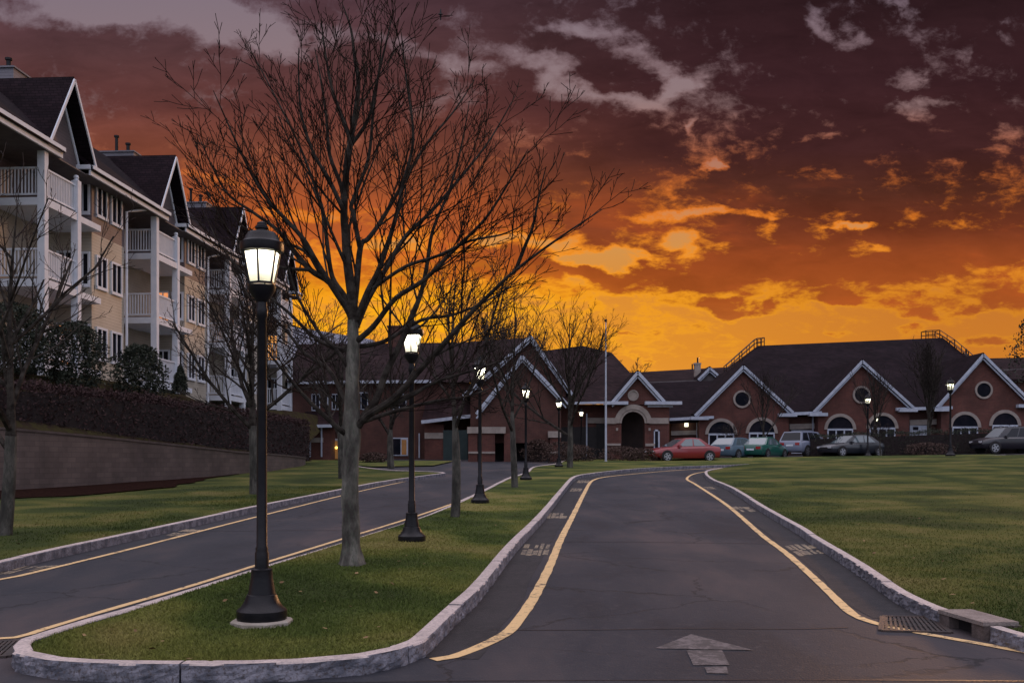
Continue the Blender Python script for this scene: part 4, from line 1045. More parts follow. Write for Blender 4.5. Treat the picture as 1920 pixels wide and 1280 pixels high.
        for sg in (-1, 1):
            f0 = pk + sg * 1.85
            rf.prism([(.32, pk, gz_ + .02), (.32, f0, EZ - .12), (-3.2, f0, EZ - .12), (-3.2, pk, gz_ + .02)] if sg > 0 else [(.32, f0, EZ - .12), (.32, pk, gz_ + .02), (-3.2, pk, gz_ + .02), (-3.2, f0, EZ - .12)], (0, 0, .14))
            gut.bar((.35, pk, gz_ + .03), (.35, f0, EZ - .09), .05, .11)
            gut.bar((-.22, pk, gz_ - .30), (-.22, pk + sg * 1.55, EZ - .10), .05, .12)
        gw.prism([(-.26, pk - 1.7, EZ - .3), (-.26, pk + 1.7, EZ - .3), (-.26, pk, gz_ - .1)], (-.1, 0, 0))
        # roof and gutter of this bay
        e1 = min(s + 10.9, S1 + .3)
        roofseg(s + .9, s + 3.1, -1.0, EZ + .95); roofseg(s + 3.1, e1, .38, EZ); gutter(s + 3.1, e1)
        gut.box(-1.6, .30, s + 3.0, s + 3.12, EZ - .12, EZ + .05)
        sof.box(-1.9, .1, s + .9, s + 3.1, EZ - .34, EZ - .29)
        if s + 7.6 < S1:
            dp = MB().tube([(.25, s + 9.4, EZ - .12), (-.1, s + 8.2, EZ - .5), (-.28, s + 7.62, EZ - .7), (-.28, s + 7.62, 4.6)], .06, 8); dp.build('downpipe', M['white'], root)
        # chimney chase with two flues
        cs = s + 3.3 if m else s + 2.4; ch = MB().box(-4.3, -2.5, cs, cs + 1.5, RZ - .8, 17.35); ch.box(-4.36, -2.44, cs - .06, cs + 1.56, 17.35, 17.42)
        co = ch.build('chimney', M['greysid'], root)
        fl = MB().lathe([(.08, 17.4), (.08, 18.3), (.13, 18.32), (.13, 18.41), (0, 18.45)], 10, (-3.7, cs + .7, 0)); fl.lathe([(.09, 17.4), (.09, 17.9), (.14, 17.93), (.14, 18.01), (0, 18.05)], 10, (-3.1, cs + .7, 0)); fl.build('flue', M['iron'], co)
    lw.build('lower_wall', M['tan'], root); up.build('upper_wall', M['brownsid'], root)
    rf.build('roof', M['shingle'], root); gut.build('gutter', M['white'], root); sof.build('soffit', M['soffit'], root); gw.build('gable_wall', M['brownsid'], root)
    # white corner board at the far end
    MB().box(-.42, -.3, S1 - .1, S1 + .02, 3.5, EZ - .3).build('corner_board', M['white'], root)
apartments()

# ------------------------------------------------------------------ brick buildings
def px_poly(mb, pts, Y, depth):
    mb.prism([W(p[0], p[1], Y) for p in pts], (0, depth, 0))
def wbox(mb, x0, x1, y0, y1, Y, depth=.1):
    """box whose front face spans photo columns x0..x1 and rows y0..y1 at distance Y"""
    a = W(x0, y1, Y); b_ = W(x1, y0, Y); mb.box(a.x, b_.x, Y, Y + depth, a.z, b_.z)
def gable(root, xl, yl, xr, yr, xp, yp, Y, depth, ybase, wall_in=8, rake=7, wm='brick', roofm='shingle', ret=26, wall_right=None, wall_left=None):
    """a gabled brick front with white rakes; feet (xl,yl),(xr,yr), peak (xp,yp)"""
    rf = MB(); A, B, C = W(xl, yl, Y - .4), W(xr, yr, Y - .4), W(xp, yp, Y - .4)
    t = Vector((0, 0, .18))
    for P_ in (A, B):
        q = [P_ + t, C + t, C + t + Vector((0, depth, 0)), P_ + t + Vector((0, depth, 0))]
        rf.prism(q, (0, 0, -.15))
    rf.build('roof', M[roofm], root)
    rk = MB()
    for P_ in (A, B):
        for (o_, w_, dy) in ((0, .17, 0), (-.26, .09, .12)):
            rk.bar(P_ + Vector((0, dy, o_)), C + Vector((0, dy, o_)), .10, w_ * 1.1)
    if ret:
        for P_, sg in ((A, 1), (B, -1)):
            rk.box(min(P_.x - sg * .3, P_.x + sg * ret / F * Y), max(P_.x - sg * .3, P_.x + sg * ret / F * Y), Y - .45, Y + .1, P_.z - .30, P_.z - .06)
    rk.build('rake', M['trim'], root)
    w = MB(); xa = (wall_left if wall_left is not None else xl + wall_in); xb = (wall_right if wall_right is not None else xr - wall_in)
    P1, P2 = W(xa, ybase, Y), W(xb, ybase, Y)
    def zr(x):    # underside of the roof at column x
        return (A.z + (C.z - A.z) * (x - A.x) / (C.x - A.x) if x < C.x else B.z + (C.z - B.z) * (x - B.x) / (C.x - B.x)) - .05
    w.prism([(P1.x, Y, P1.z), (P2.x, Y, P2.z), (P2.x, Y, zr(P2.x)), (C.x, Y, C.z - .05), (P1.x, Y, zr(P1.x))], (0, depth - .5, 0))
    w.build('gable_wall', M[wm], root)
def round_window(root, x, y, r, Y, vent=False):
    c = W(x, y, Y); rr = r / F * Y; mb = MB(); n = 28
    for i in range(n):
        a, b_ = 2 * math.pi * i / n, 2 * math.pi * (i + 1) / n
        q = [Vector((c.x + k * math.cos(t_), Y - d, c.z + k * math.sin(t_))) for (k, d, t_) in ((rr * 1.28, .10, a), (rr * 1.28, .10, b_), (rr, .10, b_), (rr, .10, a))]
        mb.prism(q, (0, .1, 0))
    o = mb.build('round_window', M['stone'], root)
    g = MB(); g.prism([(c.x + rr * math.cos(2 * math.pi * i / n), Y - .04, c.z + rr * math.sin(2 * math.pi * i / n)) for i in range(n)], (0, .03, 0))
    g.build('pane' if not vent else 'medallion', M['stone'] if vent else M['glass'], o)
def arch_window(root, x, ytop, rpx, ybase, Y, glass='glass', band=6, mull=3):
    rr = rpx / F * Y; c = W(x, ytop + rpx, Y); zb = W(x, ybase, Y).z; n = 16; bw = band / F * Y
    mb = MB()
    for i in range(n):
        a, b_ = math.pi * i / n, math.pi * (i + 1) / n
        q = [Vector((c.x + k * math.cos(t_), Y - .09, c.z + k * math.sin(t_))) for (k, t_) in ((rr + bw, a), (rr + bw, b_), (rr, b_), (rr, a))]
        mb.prism(q, (0, .09, 0))
    o = mb.build('arch_window', M['stone'], root)
    MB().prism([(c.x + rr, Y - .03, zb), (c.x - rr, Y - .03, zb)] [::-1] + [(c.x + rr * math.cos(math.pi * i / n), Y - .03, c.z + rr * math.sin(math.pi * i / n)) for i in range(n + 1)], (0, .02, 0)).build('pane', M[glass], o)
    f = MB(); f.box(c.x - rr, c.x + rr, Y - .08, Y - .035, c.z - .07, c.z + .07)
    for i in range(mull + 1):
        x_ = c.x - rr + .04 + (2 * rr - .08) * i / mull; f.box(x_ - .05, x_ + .05, Y - .07, Y - .035, zb, c.z - .07)
    f.build('frame', M['trim'], o)

def clubhouse():
    """long brick building at the right with three big gables"""
    root = empty('brick_clubhouse', (20, 78, gz(20, 78))); L = -Vector(root.location)
    tag(root, 'long low brick building with three white-trimmed gables, round windows and a big dark hip roof', 'building')
    kids = []
    before = set(o.name for o in SC.objects)
    Y = 75
    # body wall between the gables, following the slope of the site
    w = MB(); w.prism([W(1258, 792, Y + 1), W(1258, 880, Y + 1), W(1990, 860, Y + 1), W(1990, 758, Y + 1)][::-1], (0, 12, 0)); w.build('long_wall', M['brick2'], root)
    # main hip roof
    rf = MB(); a, b_, c, d = W(1268, 788, Y + .3), W(2010, 762, Y + .3), W(1768, 633, 90), W(1421, 648, 90)
    e, f_ = Vector((b_.x, 106, b_.z)), Vector((a.x, 106, a.z))
    rf.add([a, b_, c, d, e, f_], [(0, 1, 2, 3), (1, 4, 2), (4, 5, 3, 2), (5, 0, 3), (0, 5, 4, 1)])
    # narrow the right hip to the profile seen in the picture
    rf.v[1] = tuple(W(1932, 764, Y + .3)); rf.v[4] = (W(1932, 764, Y + .3).x, 106, b_.z)
    rf.v[0] = tuple(W(1296, 781, Y + .3)); rf.v[5] = (W(1296, 781, Y + .3).x, 106, a.z)
    rf.build('hip_roof', M['shingle'], root)
    lo = MB(); lo.prism([W(1255, 789, Y + .2), W(1400, 783, Y + .2), W(1395, 711, 84), W(1180, 719, 84)], (0, 0, -.2)); lo.build('front_roof', M['shingle'], root)
    # long lower roof behind, its eaves line and little gable
    bk_ = MB(); bk_.prism([W(1150, 720, 86), W(1400, 711, 86), W(1400, 686, 96), W(1150, 700, 96)], (0, 0, -.2)); bk_.prism([W(1870, 712, 86), W(2010, 706, 86), W(2010, 668, 96), W(1830, 672, 96)], (0, 0, -.2)); bk_.build('rear_roof', M['shingle2'], root)
    ev = MB(); ev.bar(W(1205, 719, 85.8), W(1362, 712, 85.8), .2, .22); ev.bar(W(1880, 694, 90), W(2010, 690, 90), .2, .16); ev.build('rear_gutter', M['soffit'], root)
    bw = MB(); bw.prism([W(1150, 722, 86.5), W(1150, 800, 86.5), W(1400, 800, 86.5), W(1400, 713, 86.5)][::-1], (0, 3, 0)); bw.prism([W(1870, 714, 86.5), W(1870, 800, 86.5), W(2010, 800, 86.5), W(2010, 708, 86.5)][::-1], (0, 3, 0)); bw.build('rear_wall', M['brick2'], root)
    gable(root, 1309, 712, 1354, 710, 1331, 690, 85.5, 6, 716, 5, wm='soffit', ret=0)
    for (x0, x1, yt, yb, Yc) in ((1303, 1314, 681, 706, 88), (1808, 1815, 664, 690, 92)):
        c1 = MB(); wbox(c1, x0, x1, yt, yb, Yc, .5); wbox(c1, x0 - 1, x1 + 1, yt - 1, yt + 2, Yc - .03, .56); co = c1.build('chimney', M['stone'] if x0 < 1500 else M['brick2'], root)
        fl = MB(); cc = W((x0 + x1) / 2, yt, Yc + .25); fl.tube([cc, cc + Vector((0, 0, .5))], .09, 8); fl.build('flue', M['iron'], co)
    vt = W(1298, 693, 88); MB().tube([vt, vt + Vector((0, 0, .5))], .06, 8).build('vent_pipe', M['iron'], root)
    # three gables
    gable(root, 1303, 779, 1487, 773, 1394, 687, Y, 9, 880)
    gable(root, 1526, 772, 1713, 764, 1617, 677, Y, 9, 874)
    gable(root, 1757, 763, 1936, 756, 1844, 665, Y, 9, 868)
    for x, y in ((1391, 748), (1615, 740), (1844, 731)): round_window(root, x, y, 13, Y)
    for x, y, yb in ((1352, 787, 850), (1428, 785, 850), (1575, 778, 842), (1654, 776, 842), (1809, 774, 836), (1884, 771, 836)): arch_window(root, x, y + 3, 24, yb, Y, mull=3)
    gt = MB(); gt.bar(W(1255, 786, Y - .1), W(1338, 782, Y - .1), .25, .2); gt.bar(W(1475, 776, Y - .1), W(1540, 773.5, Y - .1), .25, .22); gt.bar(W(1680, 767, Y - .1), W(1785, 764, Y - .1), .25, .22); gt.build('gutter', M['trim'], root)
    dn = MB()
    for x, y0, y1 in ((1524, 776, 822), (1702, 768, 812), (1307, 782, 842)): dn.bar(W(x, y0, Y + .85), W(x, y1, Y + .85), .10, .10)
    dn.build('downspout', M['trim'], root)
    st = MB(); st.bar(W(1258, 812, Y + .92), W(1318, 810, Y + .92), .2, .32); st.bar(W(1480, 800, Y + .92), W(1530, 798, Y + .92), .2, .4); st.bar(W(1705, 792, Y + .92), W(1772, 790, Y + .92), .2, .4); st.build('stone_band', M['stone'], root)
    gd = MB(); wbox(gd, 1484, 1522, 806, 850, Y + .9, .08); g = gd.build('garage_door', M['trim'], root); dd = MB(); wbox(dd, 1489, 1499, 810, 817, Y + .87, .02); wbox(dd, 1506, 1516, 810, 817, Y + .87, .02); dd.build('pane', M['glass'], g)
    gd = MB(); wbox(gd, 1706, 1742, 797, 840, Y + .9, .08); g = gd.build('garage_door', M['trim'], root); dd = MB(); wbox(dd, 1712, 1722, 800, 806, Y + .87, .02); dd.build('pane', M['glass'], g)
    # rooftop walkway rails on the hips
    for pts, nm in (([(1362, 700, 86), (1391, 674, 88), (1419, 649, 89.8), (1433, 647.5, 90)], 'roof_railing'), ([(1736, 634.5, 90), (1762, 633.5, 90), (1790, 652, 87.5), (1816, 674, 85), (1836, 692, 83)], 'roof_railing')):
        m_ = MB(); P_ = [W(*p) for p in pts]
        for off_ in (Vector((0, 0, 0)), Vector((0, 1.0, 0))):
            for hh in (.35, .7): m_.tube([p + off_ + Vector((0, 0, hh)) for p in P_], .035, 6)
            for p in P_: m_.bar(p + off_ - Vector((0, 0, .1)), p + off_ + Vector((0, 0, .72)), .07)
            for i in range(len(P_) - 1):
                q = P_[i].lerp(P_[i + 1], .5) + off_; m_.bar(q - Vector((0, 0, .1)), q + Vector((0, 0, .7)), .05)
        for i in range(len(P_)): m_.bar(P_[i] + Vector((0, 0, .7)), P_[i] + Vector((0, 1.0, .7)), .04)
        m_.build(nm, M['iron'], root)
    lp = MB(); q = W(1287, 795, Y + .7); lp.box(q.x - .12, q.x + .12, Y + .55, Y + .85, q.z - .18, q.z + .18); lp.build('wall_lantern', mat('wall lantern glass', (.8, .8, .6), emit=((1, .95, .68), 2.2)), root)
    for px_, py_ in ((1645, 787), ): q = W(px_, py_, Y - .25); MB().lathe([(0, -.1), (.1, -.05), (.11, .05), (0, .1)], 10, (q.x, q.y, q.z)).build('wall_lantern', bpy.data.materials['wall lantern glass'], root)
    for o in SC.objects:
        if o.name not in before and o.parent == root:
            o.data.transform(Matrix.Translation(L)); 
            for ch in o.children: ch.data.transform(Matrix.Translation(L))
clubhouse()

def wing():
    """brick building in the middle: left block, porch gables, arched entrance bay"""
    root = empty('brick_hall', (0, 72, gz(0, 72))); L = -Vector(root.location)
    tag(root, 'brick hall with brown hip roofs, porch gable and a stone-arched entrance bay', 'building')
    before = set(o.name for o in SC.objects); Y = 70
    # left block
    w = MB(); wbox(w, 540, 880, 716, 880, Y, 12); w.build('main_wall', M['brick2'], root)
    rf = MB(); a, b_, c, d = W(535, 716, Y - .5), W(905, 716, Y - .5), W(990, 634, 79), W(690, 643, 79)
    rf.add([W(535, 716, Y - .5), W(1000, 716, Y - .5), W(1000, 632, 79), W(860, 642, 79), W(560, 645, 79), W(535, 716, 88), W(1000, 716, 88)],
           [(0, 1, 2, 3, 4), (5, 6, 1, 0)[::-1], (5, 4, 3, 2, 6), (0, 4, 5), (1, 6, 2)])
    rf.build('left_roof', M['shingle2'], root)
    gt = MB(); gt.bar(W(555, 717, Y - .6), W(808, 715, Y - .6), .2, .2); gt.build('gutter', M['trim'], root)
    ch = MB(); wbox(ch, 727, 762, 612, 660, 78, 1.2); wbox(ch, 725, 764, 610, 613, 77.95, 1.3); ch.build('chimney', M['brick2'], root)
    # porch with lower roof at the far left and at the centre
    lo = MB(); lo.prism([W(572, 798, Y - 2.2), W(640, 797, Y - 2.2), W(640, 770, Y + .1), W(572, 770, Y + .1)], (0, 0, -.15)); lo.prism([W(790, 790, Y - 2.2), W(900, 778, Y - 2.2), W(900, 740, Y + .1), W(800, 750, Y + .1)], (0, 0, -.15)); lo.build('lean_to_roof', M['shingle2'], root)
    gt = MB(); gt.bar(W(575, 799, Y - 2.3), W(622, 798, Y - 2.3), .15, .2); gt.bar(W(790, 791, Y - 2.3), W(890, 779, Y - 2.3), .15, .22); gt.build('porch_gutter', M['trim'], root)
    lw = MB(); wbox(lw, 580, 620, 802, 880, Y - 1.8, 1.75); wbox(lw, 796, 832, 796, 880, Y - 1.8, 1.75); lw.build('porch_wall', M['brick'], root)
    sb = MB(); wbox(sb, 581, 606, 820, 829, Y - 1.86, .05); wbox(sb, 796, 831, 811, 822, Y - 1.86, .05); sb.build('stone_band', M['stone'], root)
    ds = MB()
    for x, y0, y1, Yd in ((603, 800, 856, Y - 1.95), (581.5, 829, 857, Y - 1.95), (786, 812, 858, Y - .1), (615, 730, 796, Y - .1), (640, 730, 796, Y - .1)): ds.bar(W(x, y0, Yd), W(x, y1, Yd), .09)
    ds.build('downspout', M['trim'], root)
    for x0, x1, y0, y1 in ((584, 600, 738, 770), (622, 636, 738, 768), (664, 690, 735, 768), (735, 762, 738, 768)):
        f = MB(); wbox(f, x0, x1, y0, y1, Y - .07, .06); o = f.build('window', M['trim'], root); g = MB(); m_ = (x0 + x1) / 2; wbox(g, x0 + 1.8, m_ - .7, y0 + 2, y1 - 2, Y - .09, .02); wbox(g, m_ + .7, x1 - 1.8, y0 + 2, y1 - 2, Y - .09, .02); g.build('pane', M['glass'], o)
    f = MB(); wbox(f, 622, 644, 822, 860, Y - .12, .1); o = f.build('door_surround', M['trim'], root)
    g = MB(); wbox(g, 624, 642, 826, 860, Y - .14, .02); g.build('pane', mat('dim warm doorway', (.2, .12, .05), (.3, .18, .07), 2, emit=((1, .42, .1), .10)), o)
    for xx in (630.5, 638): q = W(xx, 839, Y - .3); MB().lathe([(0, -.09), (.08, -.05), (.09, .05), (0, .1)], 10, (q.x, q.y, q.z)).build('sconce', bpy.data.materials.get('sconce') or mat('sconce', (.9, .6, .2), emit=((1, .62, .12), 3.2)), root)
    f = MB(); wbox(f, 735, 765, 820, 854, Y - .08, .06); o = f.build('window', M['trim'], root); g = MB(); wbox(g, 737, 751, 822, 852, Y - .1, .02); g.build('pane', M['glass'], o); g = MB(); wbox(g, 753, 762, 824, 852, Y - .1, .02); g.build('lit_pane', mat('dim lit curtain', (.2, .1, .04), (.3, .16, .06), 2, emit=((1, .4, .1), .05)), o)
    dr = MB(); wbox(dr, 831, 850, 806, 868, Y - 1.9, .1); wbox(dr, 853, 877, 806, 868, Y - 1.9, .1); dr.build('dark_green_doors', M['teal'], root)
    # big rear gable and the porch gable before it
    gable(root, 868, 742, 1075, 742, 995, 631, 67.5, 12, 880, 14, wm='brick2', roofm='shingle2', ret=0)
    gable(root, 893, 776, 1062, 756, 979, 668, 64, 6, 830, 10, wm='brick2', roofm='shingle2', ret=0)
    # porch piers and beams
    pr = MB()
    for x0, x1 in ((878, 895), (903, 928), (1032, 1048), (945, 958)): wbox(pr, x0, x1, 812, 875, 63.2, .9)
    pr.build('porch_piers', M['brick'], root)
    bm_ = MB(); wbox(bm_, 876, 948, 800, 812, 63.1, 1.0); wbox(bm_, 1028, 1052, 808, 820, 63.1, 1.0)
    for x0, x1 in ((878, 928), (1032, 1048)): wbox(bm_, x0, x1, 846, 850, 63.12, .2)
    bm_.build('stone_band', M['stone'], root)
    dk = MB(); wbox(dk, 880, 1120, 800, 872, 66.8, .2); dk.build('porch_recess', M['darkopen'], root)
    # brown hip roofs right of the porch
    hr = MB(); hr.add([W(1040, 756, 66), W(1235, 756, 66), W(1205, 724, 72), W(1147, 661, 78), W(1115, 659, 78), W(1092, 648, 79), W(1000, 660, 79), W(980, 756, 86), W(1235, 756, 86)],
        [(0, 1, 2, 3, 4, 5, 6), (1, 8, 3, 2), (8, 7, 6, 5, 4, 3), (7, 0, 6), (0, 7, 8, 1)]); o = hr.build('right_roof', M['shingle2'], root)
    rw = MB(); wbox(rw, 1040, 1160, 758, 880, 67, 10); rw.build('right_wall', M['brick'], root)
    gt = MB(); gt.bar(W(1058, 756, 65.8), W(1162, 754, 65.8), .15, .16); gt.build('gutter', M['trim'], root)
    sb = MB(); wbox(sb, 1100, 1135, 783, 793, 66.9, .09); wbox(sb, 1098, 1118, 831, 835, 66.9, .09); wbox(sb, 1046, 1080, 834, 838, 66.9, .09); sb.build('stone_band', M['stone'], root)
    ds = MB(); ds.bar(W(1100, 775, 66.8), W(1100, 855, 66.8), .09); ds.build('downspout', M['trim'], root)
    do = MB(); wbox(do, 1118, 1135, 794, 872, 66.9, .08); do.build('dark_doorway', M['darkopen'], root)
    # entrance bay with the stone arch
    Yp = 65
    gable(root, 1148, 754, 1246, 753, 1196, 698, Yp, 8, 760, 9, wm='brick', ret=0)
    cr = MB(); wbox(cr, 1134, 1178, 752, 758, Yp - .5, 1.0); wbox(cr, 1210, 1279, 752, 758, Yp - .5, 1.0); wbox(cr, 1215, 1262, 758, 763, Yp - .2, .8); cr.build('cornice', M['trim'], root)
    n = 18; cx, r_in, r_out = 1187, 22, 35; spring = 793
    wl_ = MB()
    # wall with the arch cut out: left pier, right pier, spandrel
    wbox(wl_, 1136, cx - r_in, spring, 880, Yp, .8); wbox(wl_, cx + r_in, 1255, spring, 880, Yp, .8)
    top = [(1255, 758), (1136, 758)]
    arc = [(cx - r_in * math.cos(math.pi * i / n), spring - r_in * math.sin(math.pi * i / n)) for i in range(n + 1)]
    for i in range(n):
        p0, p1 = arc[i], arc[i + 1]; wl_.prism([W(p0[0], p0[1], Yp), W(p1[0], p1[1], Yp), W(p1[0], 758, Yp), W(p0[0], 758, Yp)], (0, .8, 0))
    wbox(wl_, 1136, cx - r_in, 758, spring, Yp, .8); wbox(wl_, cx + r_in, 1255, 758, spring, Yp, .8)
    wl_.build('entrance_wall', M['brick'], root)
    sa = MB()
    for i in range(n):
        a, b2 = math.pi * i / n, math.pi * (i + 1) / n
        for (r0_, r1_, dy) in ((r_in + 4, r_out, .12), (r_in - .5, r_in + 3.5, .07)):
            q = [W(cx - r * math.cos(t_), spring - r * math.sin(t_), Yp) - Vector((0, dy, 0)) for r, t_ in ((r1_, a), (r1_, b2), (r0_, b2), (r0_, a))]
            sa.prism(q, (0, dy - .003, 0))
    sa.build('stone_arch', M['stone'], root); sa = MB()
    wbox(sa, 1138, cx - r_out + 4, 783, 794, Yp - .1, .09); wbox(sa, cx + r_out - 4, 1254, 783, 794, Yp - .1, .09)
    wbox(sa, 1138, cx - r_in - 1, 831, 835, Yp - .08, .07); wbox(sa, cx + r_in + 1, 1228, 831, 836, Yp - .08, .07)
    wbox(sa, 1155, 1159, 802, 807, Yp - .06, .05); wbox(sa, 1216, 1220, 802, 807, Yp - .06, .05)
    sa.build('stone_band', M['stone'], root)
    dk = MB(); wbox(dk, 1160, 1215, 765, 880, Yp + 2.5, .1); dk.build('arch_recess', mat('arch recess', (.035, .022, .02), (.05, .03, .026), 2), root)
    pn = MB(); wbox(pn, 1226, 1228, 805, 850, Yp - .05, .04); wbox(pn, 1226, 1237, 805, 808, Yp - .05, .04); wbox(pn, 1234, 1237, 805, 850, Yp - .05, .04); o = pn.build('side_window', M['trim'], root); g = MB(); wbox(g, 1228, 1234, 808, 850, Yp - .03, .02); g.build('pane', M['glass'], o)
    round_window(root, 1187, 741, 8, Yp, True)
    # pale wing behind, at the left
    pw = MB(); pw.prism([W(545, 611, 92), W(545, 700, 92), W(700, 700, 92), W(700, 637, 92)][::-1], (0, 5, 0)); pw.build('pale_rear_wall', M['bluegrey'], root)
    for o in SC.objects:
        if o.name not in before and o.parent == root:
            o.data.transform(Matrix.Translation(L))
            for ch in o.children: ch.data.transform(Matrix.Translation(L))
wing()

# ------------------------------------------------------------------ flagpole, far pole, bird
fx, fy = (1136 - 960) / F * 60, 60.0; fp = empty('flagpole', (fx, fy, gz(fx, fy))); tag(fp, 'tall white flagpole without a flag, left of the arched entrance', 'flagpole')
MB().lathe([(.065, 0), (.06, 3), (.045, 6.2), (.03, 8.35)], 12).build('pole', M['trim'], fp, True)
MB().lathe([(0, 8.33), (.07, 8.37), (.09, 8.43), (.07, 8.5), (0, 8.54)], 12).build('finial', M['iron'], fp, True)
MB().lathe([(.17, -.05), (.17, .06), (.1, .12), (.0, .12)], 14).build('base', M['concrete'], fp)
bp_ = W(826, 27, 55); bird = MB()
bird.lathe([(0, -.16), (.04, -.08), (.05, 0), (.03, .1), (0, .17)], 8)
bird.add([(0, 0, .06), (0, 0, -.06), (-.32, .05, -.02), (-.30, .05, .03)], [(0, 1, 2, 3)]); bird.add([(0, 0, .06), (0, 0, -.06), (.32, .05, -.02), (.30, .05, .03)], [(3, 2, 1, 0)])
bo = bird.build('bird', M['iron']); bo.location = bp_; bo.rotation_euler = (0, R(90), 0); tag(bo, 'tiny dark bird flying high in the clouds above the maple', 'bird')

# ------------------------------------------------------------------ cars
def car(label, cat, loc, yaw, paint, kind='sedan', glass='carglass', L=4.5, Wd=1.78):
    root = empty('parked_car', loc, yaw); tag(root, label, cat, 'cars parked before the brick buildings')
    pm = mat('paint ' + label[:12], paint, rough=.3, spec=.6, coat=.6)
    hw = Wd / 2; h = L / 2
    suv = kind == 'suv'
    up = .14 if suv else 0
    if kind == 'sedan': st = [(-h, .42, .80, .80), (-h + .08, .30, .93, .92), (-h + .5, .24, .98, .98), (-h + 1.3, .22, .95, 1.0), (0, .22, .93, 1.0), (h - 1.3, .22, .92, 1.0), (h - .6, .24, .84, .97), (h - .12, .28, .72, .88), (h, .40, .60, .74)]
    elif kind == 'hatch': st = [(-h, .42, .80, .84), (-h + .08, .30, .95, .93), (-h + .4, .24, .98, .98), (0, .22, .93, 1.0), (h - 1.2, .22, .90, 1.0), (h - .5, .24, .80, .96), (h - .1, .28, .70, .86), (h, .4, .58, .74)]
    else: st = [(-h, .50, .92, .86), (-h + .07, .38, 1.06, .94), (-h + .4, .32, 1.10, .99), (0, .30, 1.08, 1.0), (h - 1.25, .30, 1.06, 1.0), (h - .5, .32, 1.0, .97), (h - .1, .36, .86, .90), (h, .5, .70, .8)]
    b = MB(); rows = []
    for x, z0, z1, k in st:
        w = hw * k; half = [(0, z0), (w * .86, z0), (w * .97, z0 + .12), (w, (z0 + z1) / 2), (w * .985, z1 - .10), (w * .90, z1 - .015), (w * .5, z1 + .02), (0, z1 + .03)]
        ring = [(x, -y_, z_) for y_, z_ in half] + [(x, y_, z_) for y_, z_ in half[::-1][1:-1]]
        rows.append(ring)
    m = len(rows[0])
    for r_ in rows: b.v += r_
    for i in range(len(rows) - 1):
        for j in range(m): b.f.append((i * m + j, i * m + (j + 1) % m, (i + 1) * m + (j + 1) % m, (i + 1) * m + j)[::-1])
    b.f.append(tuple(range(m))); b.f.append(tuple((len(rows) - 1) * m + j for j in range(m))[::-1])
    # cabin: belt line to roof
    if kind == 'sedan': cb = [(-h + .62, -h + 1.35, .93), (h - 1.15, h - 2.05, .90)]; rz = 1.43
    elif kind == 'hatch': cb = [(-h + .12, -h + .75, .95), (h - 1.0, h - 1.85, .90)]; rz = 1.42
    else: cb = [(-h + .10, -h + .42, 1.06), (h - 1.12, h - 1.85, 1.04)]; rz = 1.72
    xb0, xt0, zb0 = cb[0]; xb1, xt1, zb1 = cb[1]; wb, wt = hw * .91, hw * .70
    def cpt(u, v, s):   # u along (0 rear .. 1 front), v up
        x = (xb0 + (xt0 - xb0) * v) * (1 - u) + (xb1 + (xt1 - xb1) * v) * u; z = (zb0 * (1 - u) + zb1 * u) * (1 - v) + rz * v
        z += .05 * math.sin(math.pi * u) * v; w = wb + (wt - wb) * v ** 1.3; return Vector((x, s * w, z - .01 * (1 - v)))
    k = len(b.v); NU, NV = 8, 4
    for s in (-1, 1):
        for i in range(NU + 1):
            for j in range(NV + 1): b.v.append(tuple(cpt(i / NU, j / NV, s)))
    def id_(s, i, j): return k + (0 if s < 0 else (NU + 1) * (NV + 1)) + i * (NV + 1) + j
    for i in range(NU):
        for j in range(NV):
            b.f.append((id_(-1, i, j), id_(-1, i + 1, j), id_(-1, i + 1, j + 1), id_(-1, i, j + 1))); b.f.append((id_(1, i, j), id_(1, i, j + 1), id_(1, i + 1, j + 1), id_(1, i + 1, j)))
        b.f.append((id_(-1, i, NV), id_(-1, i + 1, NV), id_(1, i + 1, NV), id_(1, i, NV)))
    for j in range(NV):
        b.f.append((id_(-1, 0, j), id_(-1, 0, j + 1), id_(1, 0, j + 1), id_(1, 0, j))); b.f.append((id_(-1, NU, j), id_(1, NU, j), id_(1, NU, j + 1), id_(-1, NU, j + 1)))
    b.build('body', pm, root, True)
    # glazing a few mm proud of the cabin
    def pane(mb, q, out):
        mb.prism([p + out * .006 for p in q], out * .008)
    splits = ((.16, .36), (.39, .62), (.65, .88)) if kind != 'sedan' else ((.14, .44), (.48, .84))
    if suv: splits = ((.05, .30), (.34, .60), (.63, .86))
    sw = MB()
    for s in (-1, 1):
        for u0, u1 in splits:
            q = [cpt(u0, .10, s), cpt(u1, .10, s), cpt(u1 if u1 < .8 else u1 - .03, .86, s), cpt(u0 if u0 > .2 else u0 + .03, .86, s)]
            pane(sw, q, Vector((0, s, .25)).normalized())
    sw.build('side_windows', M[glass], root)
    q = [cpt(1, .06, -.90), cpt(1, .06, .90), cpt(1, .92, .93), cpt(1, .92, -.93)]; nn = (q[1] - q[0]).cross(q[3] - q[0]).normalized(); ws = MB(); pane(ws, q, nn if nn.x > 0 else -nn); ws.build('windscreen', M['carglass'], root)
    q = [cpt(0, .10, -.88), cpt(0, .10, .88), cpt(0, .90, .90), cpt(0, .90, -.90)]; nn = (q[1] - q[0]).cross(q[3] - q[0]).normalized(); rw = MB(); pane(rw, q, nn if nn.x < 0 else -nn); rw.build('rear_window', M['carglassd' if suv else glass], root)
    # lamps, bumper, plates
    zl = st[1][2] - .17
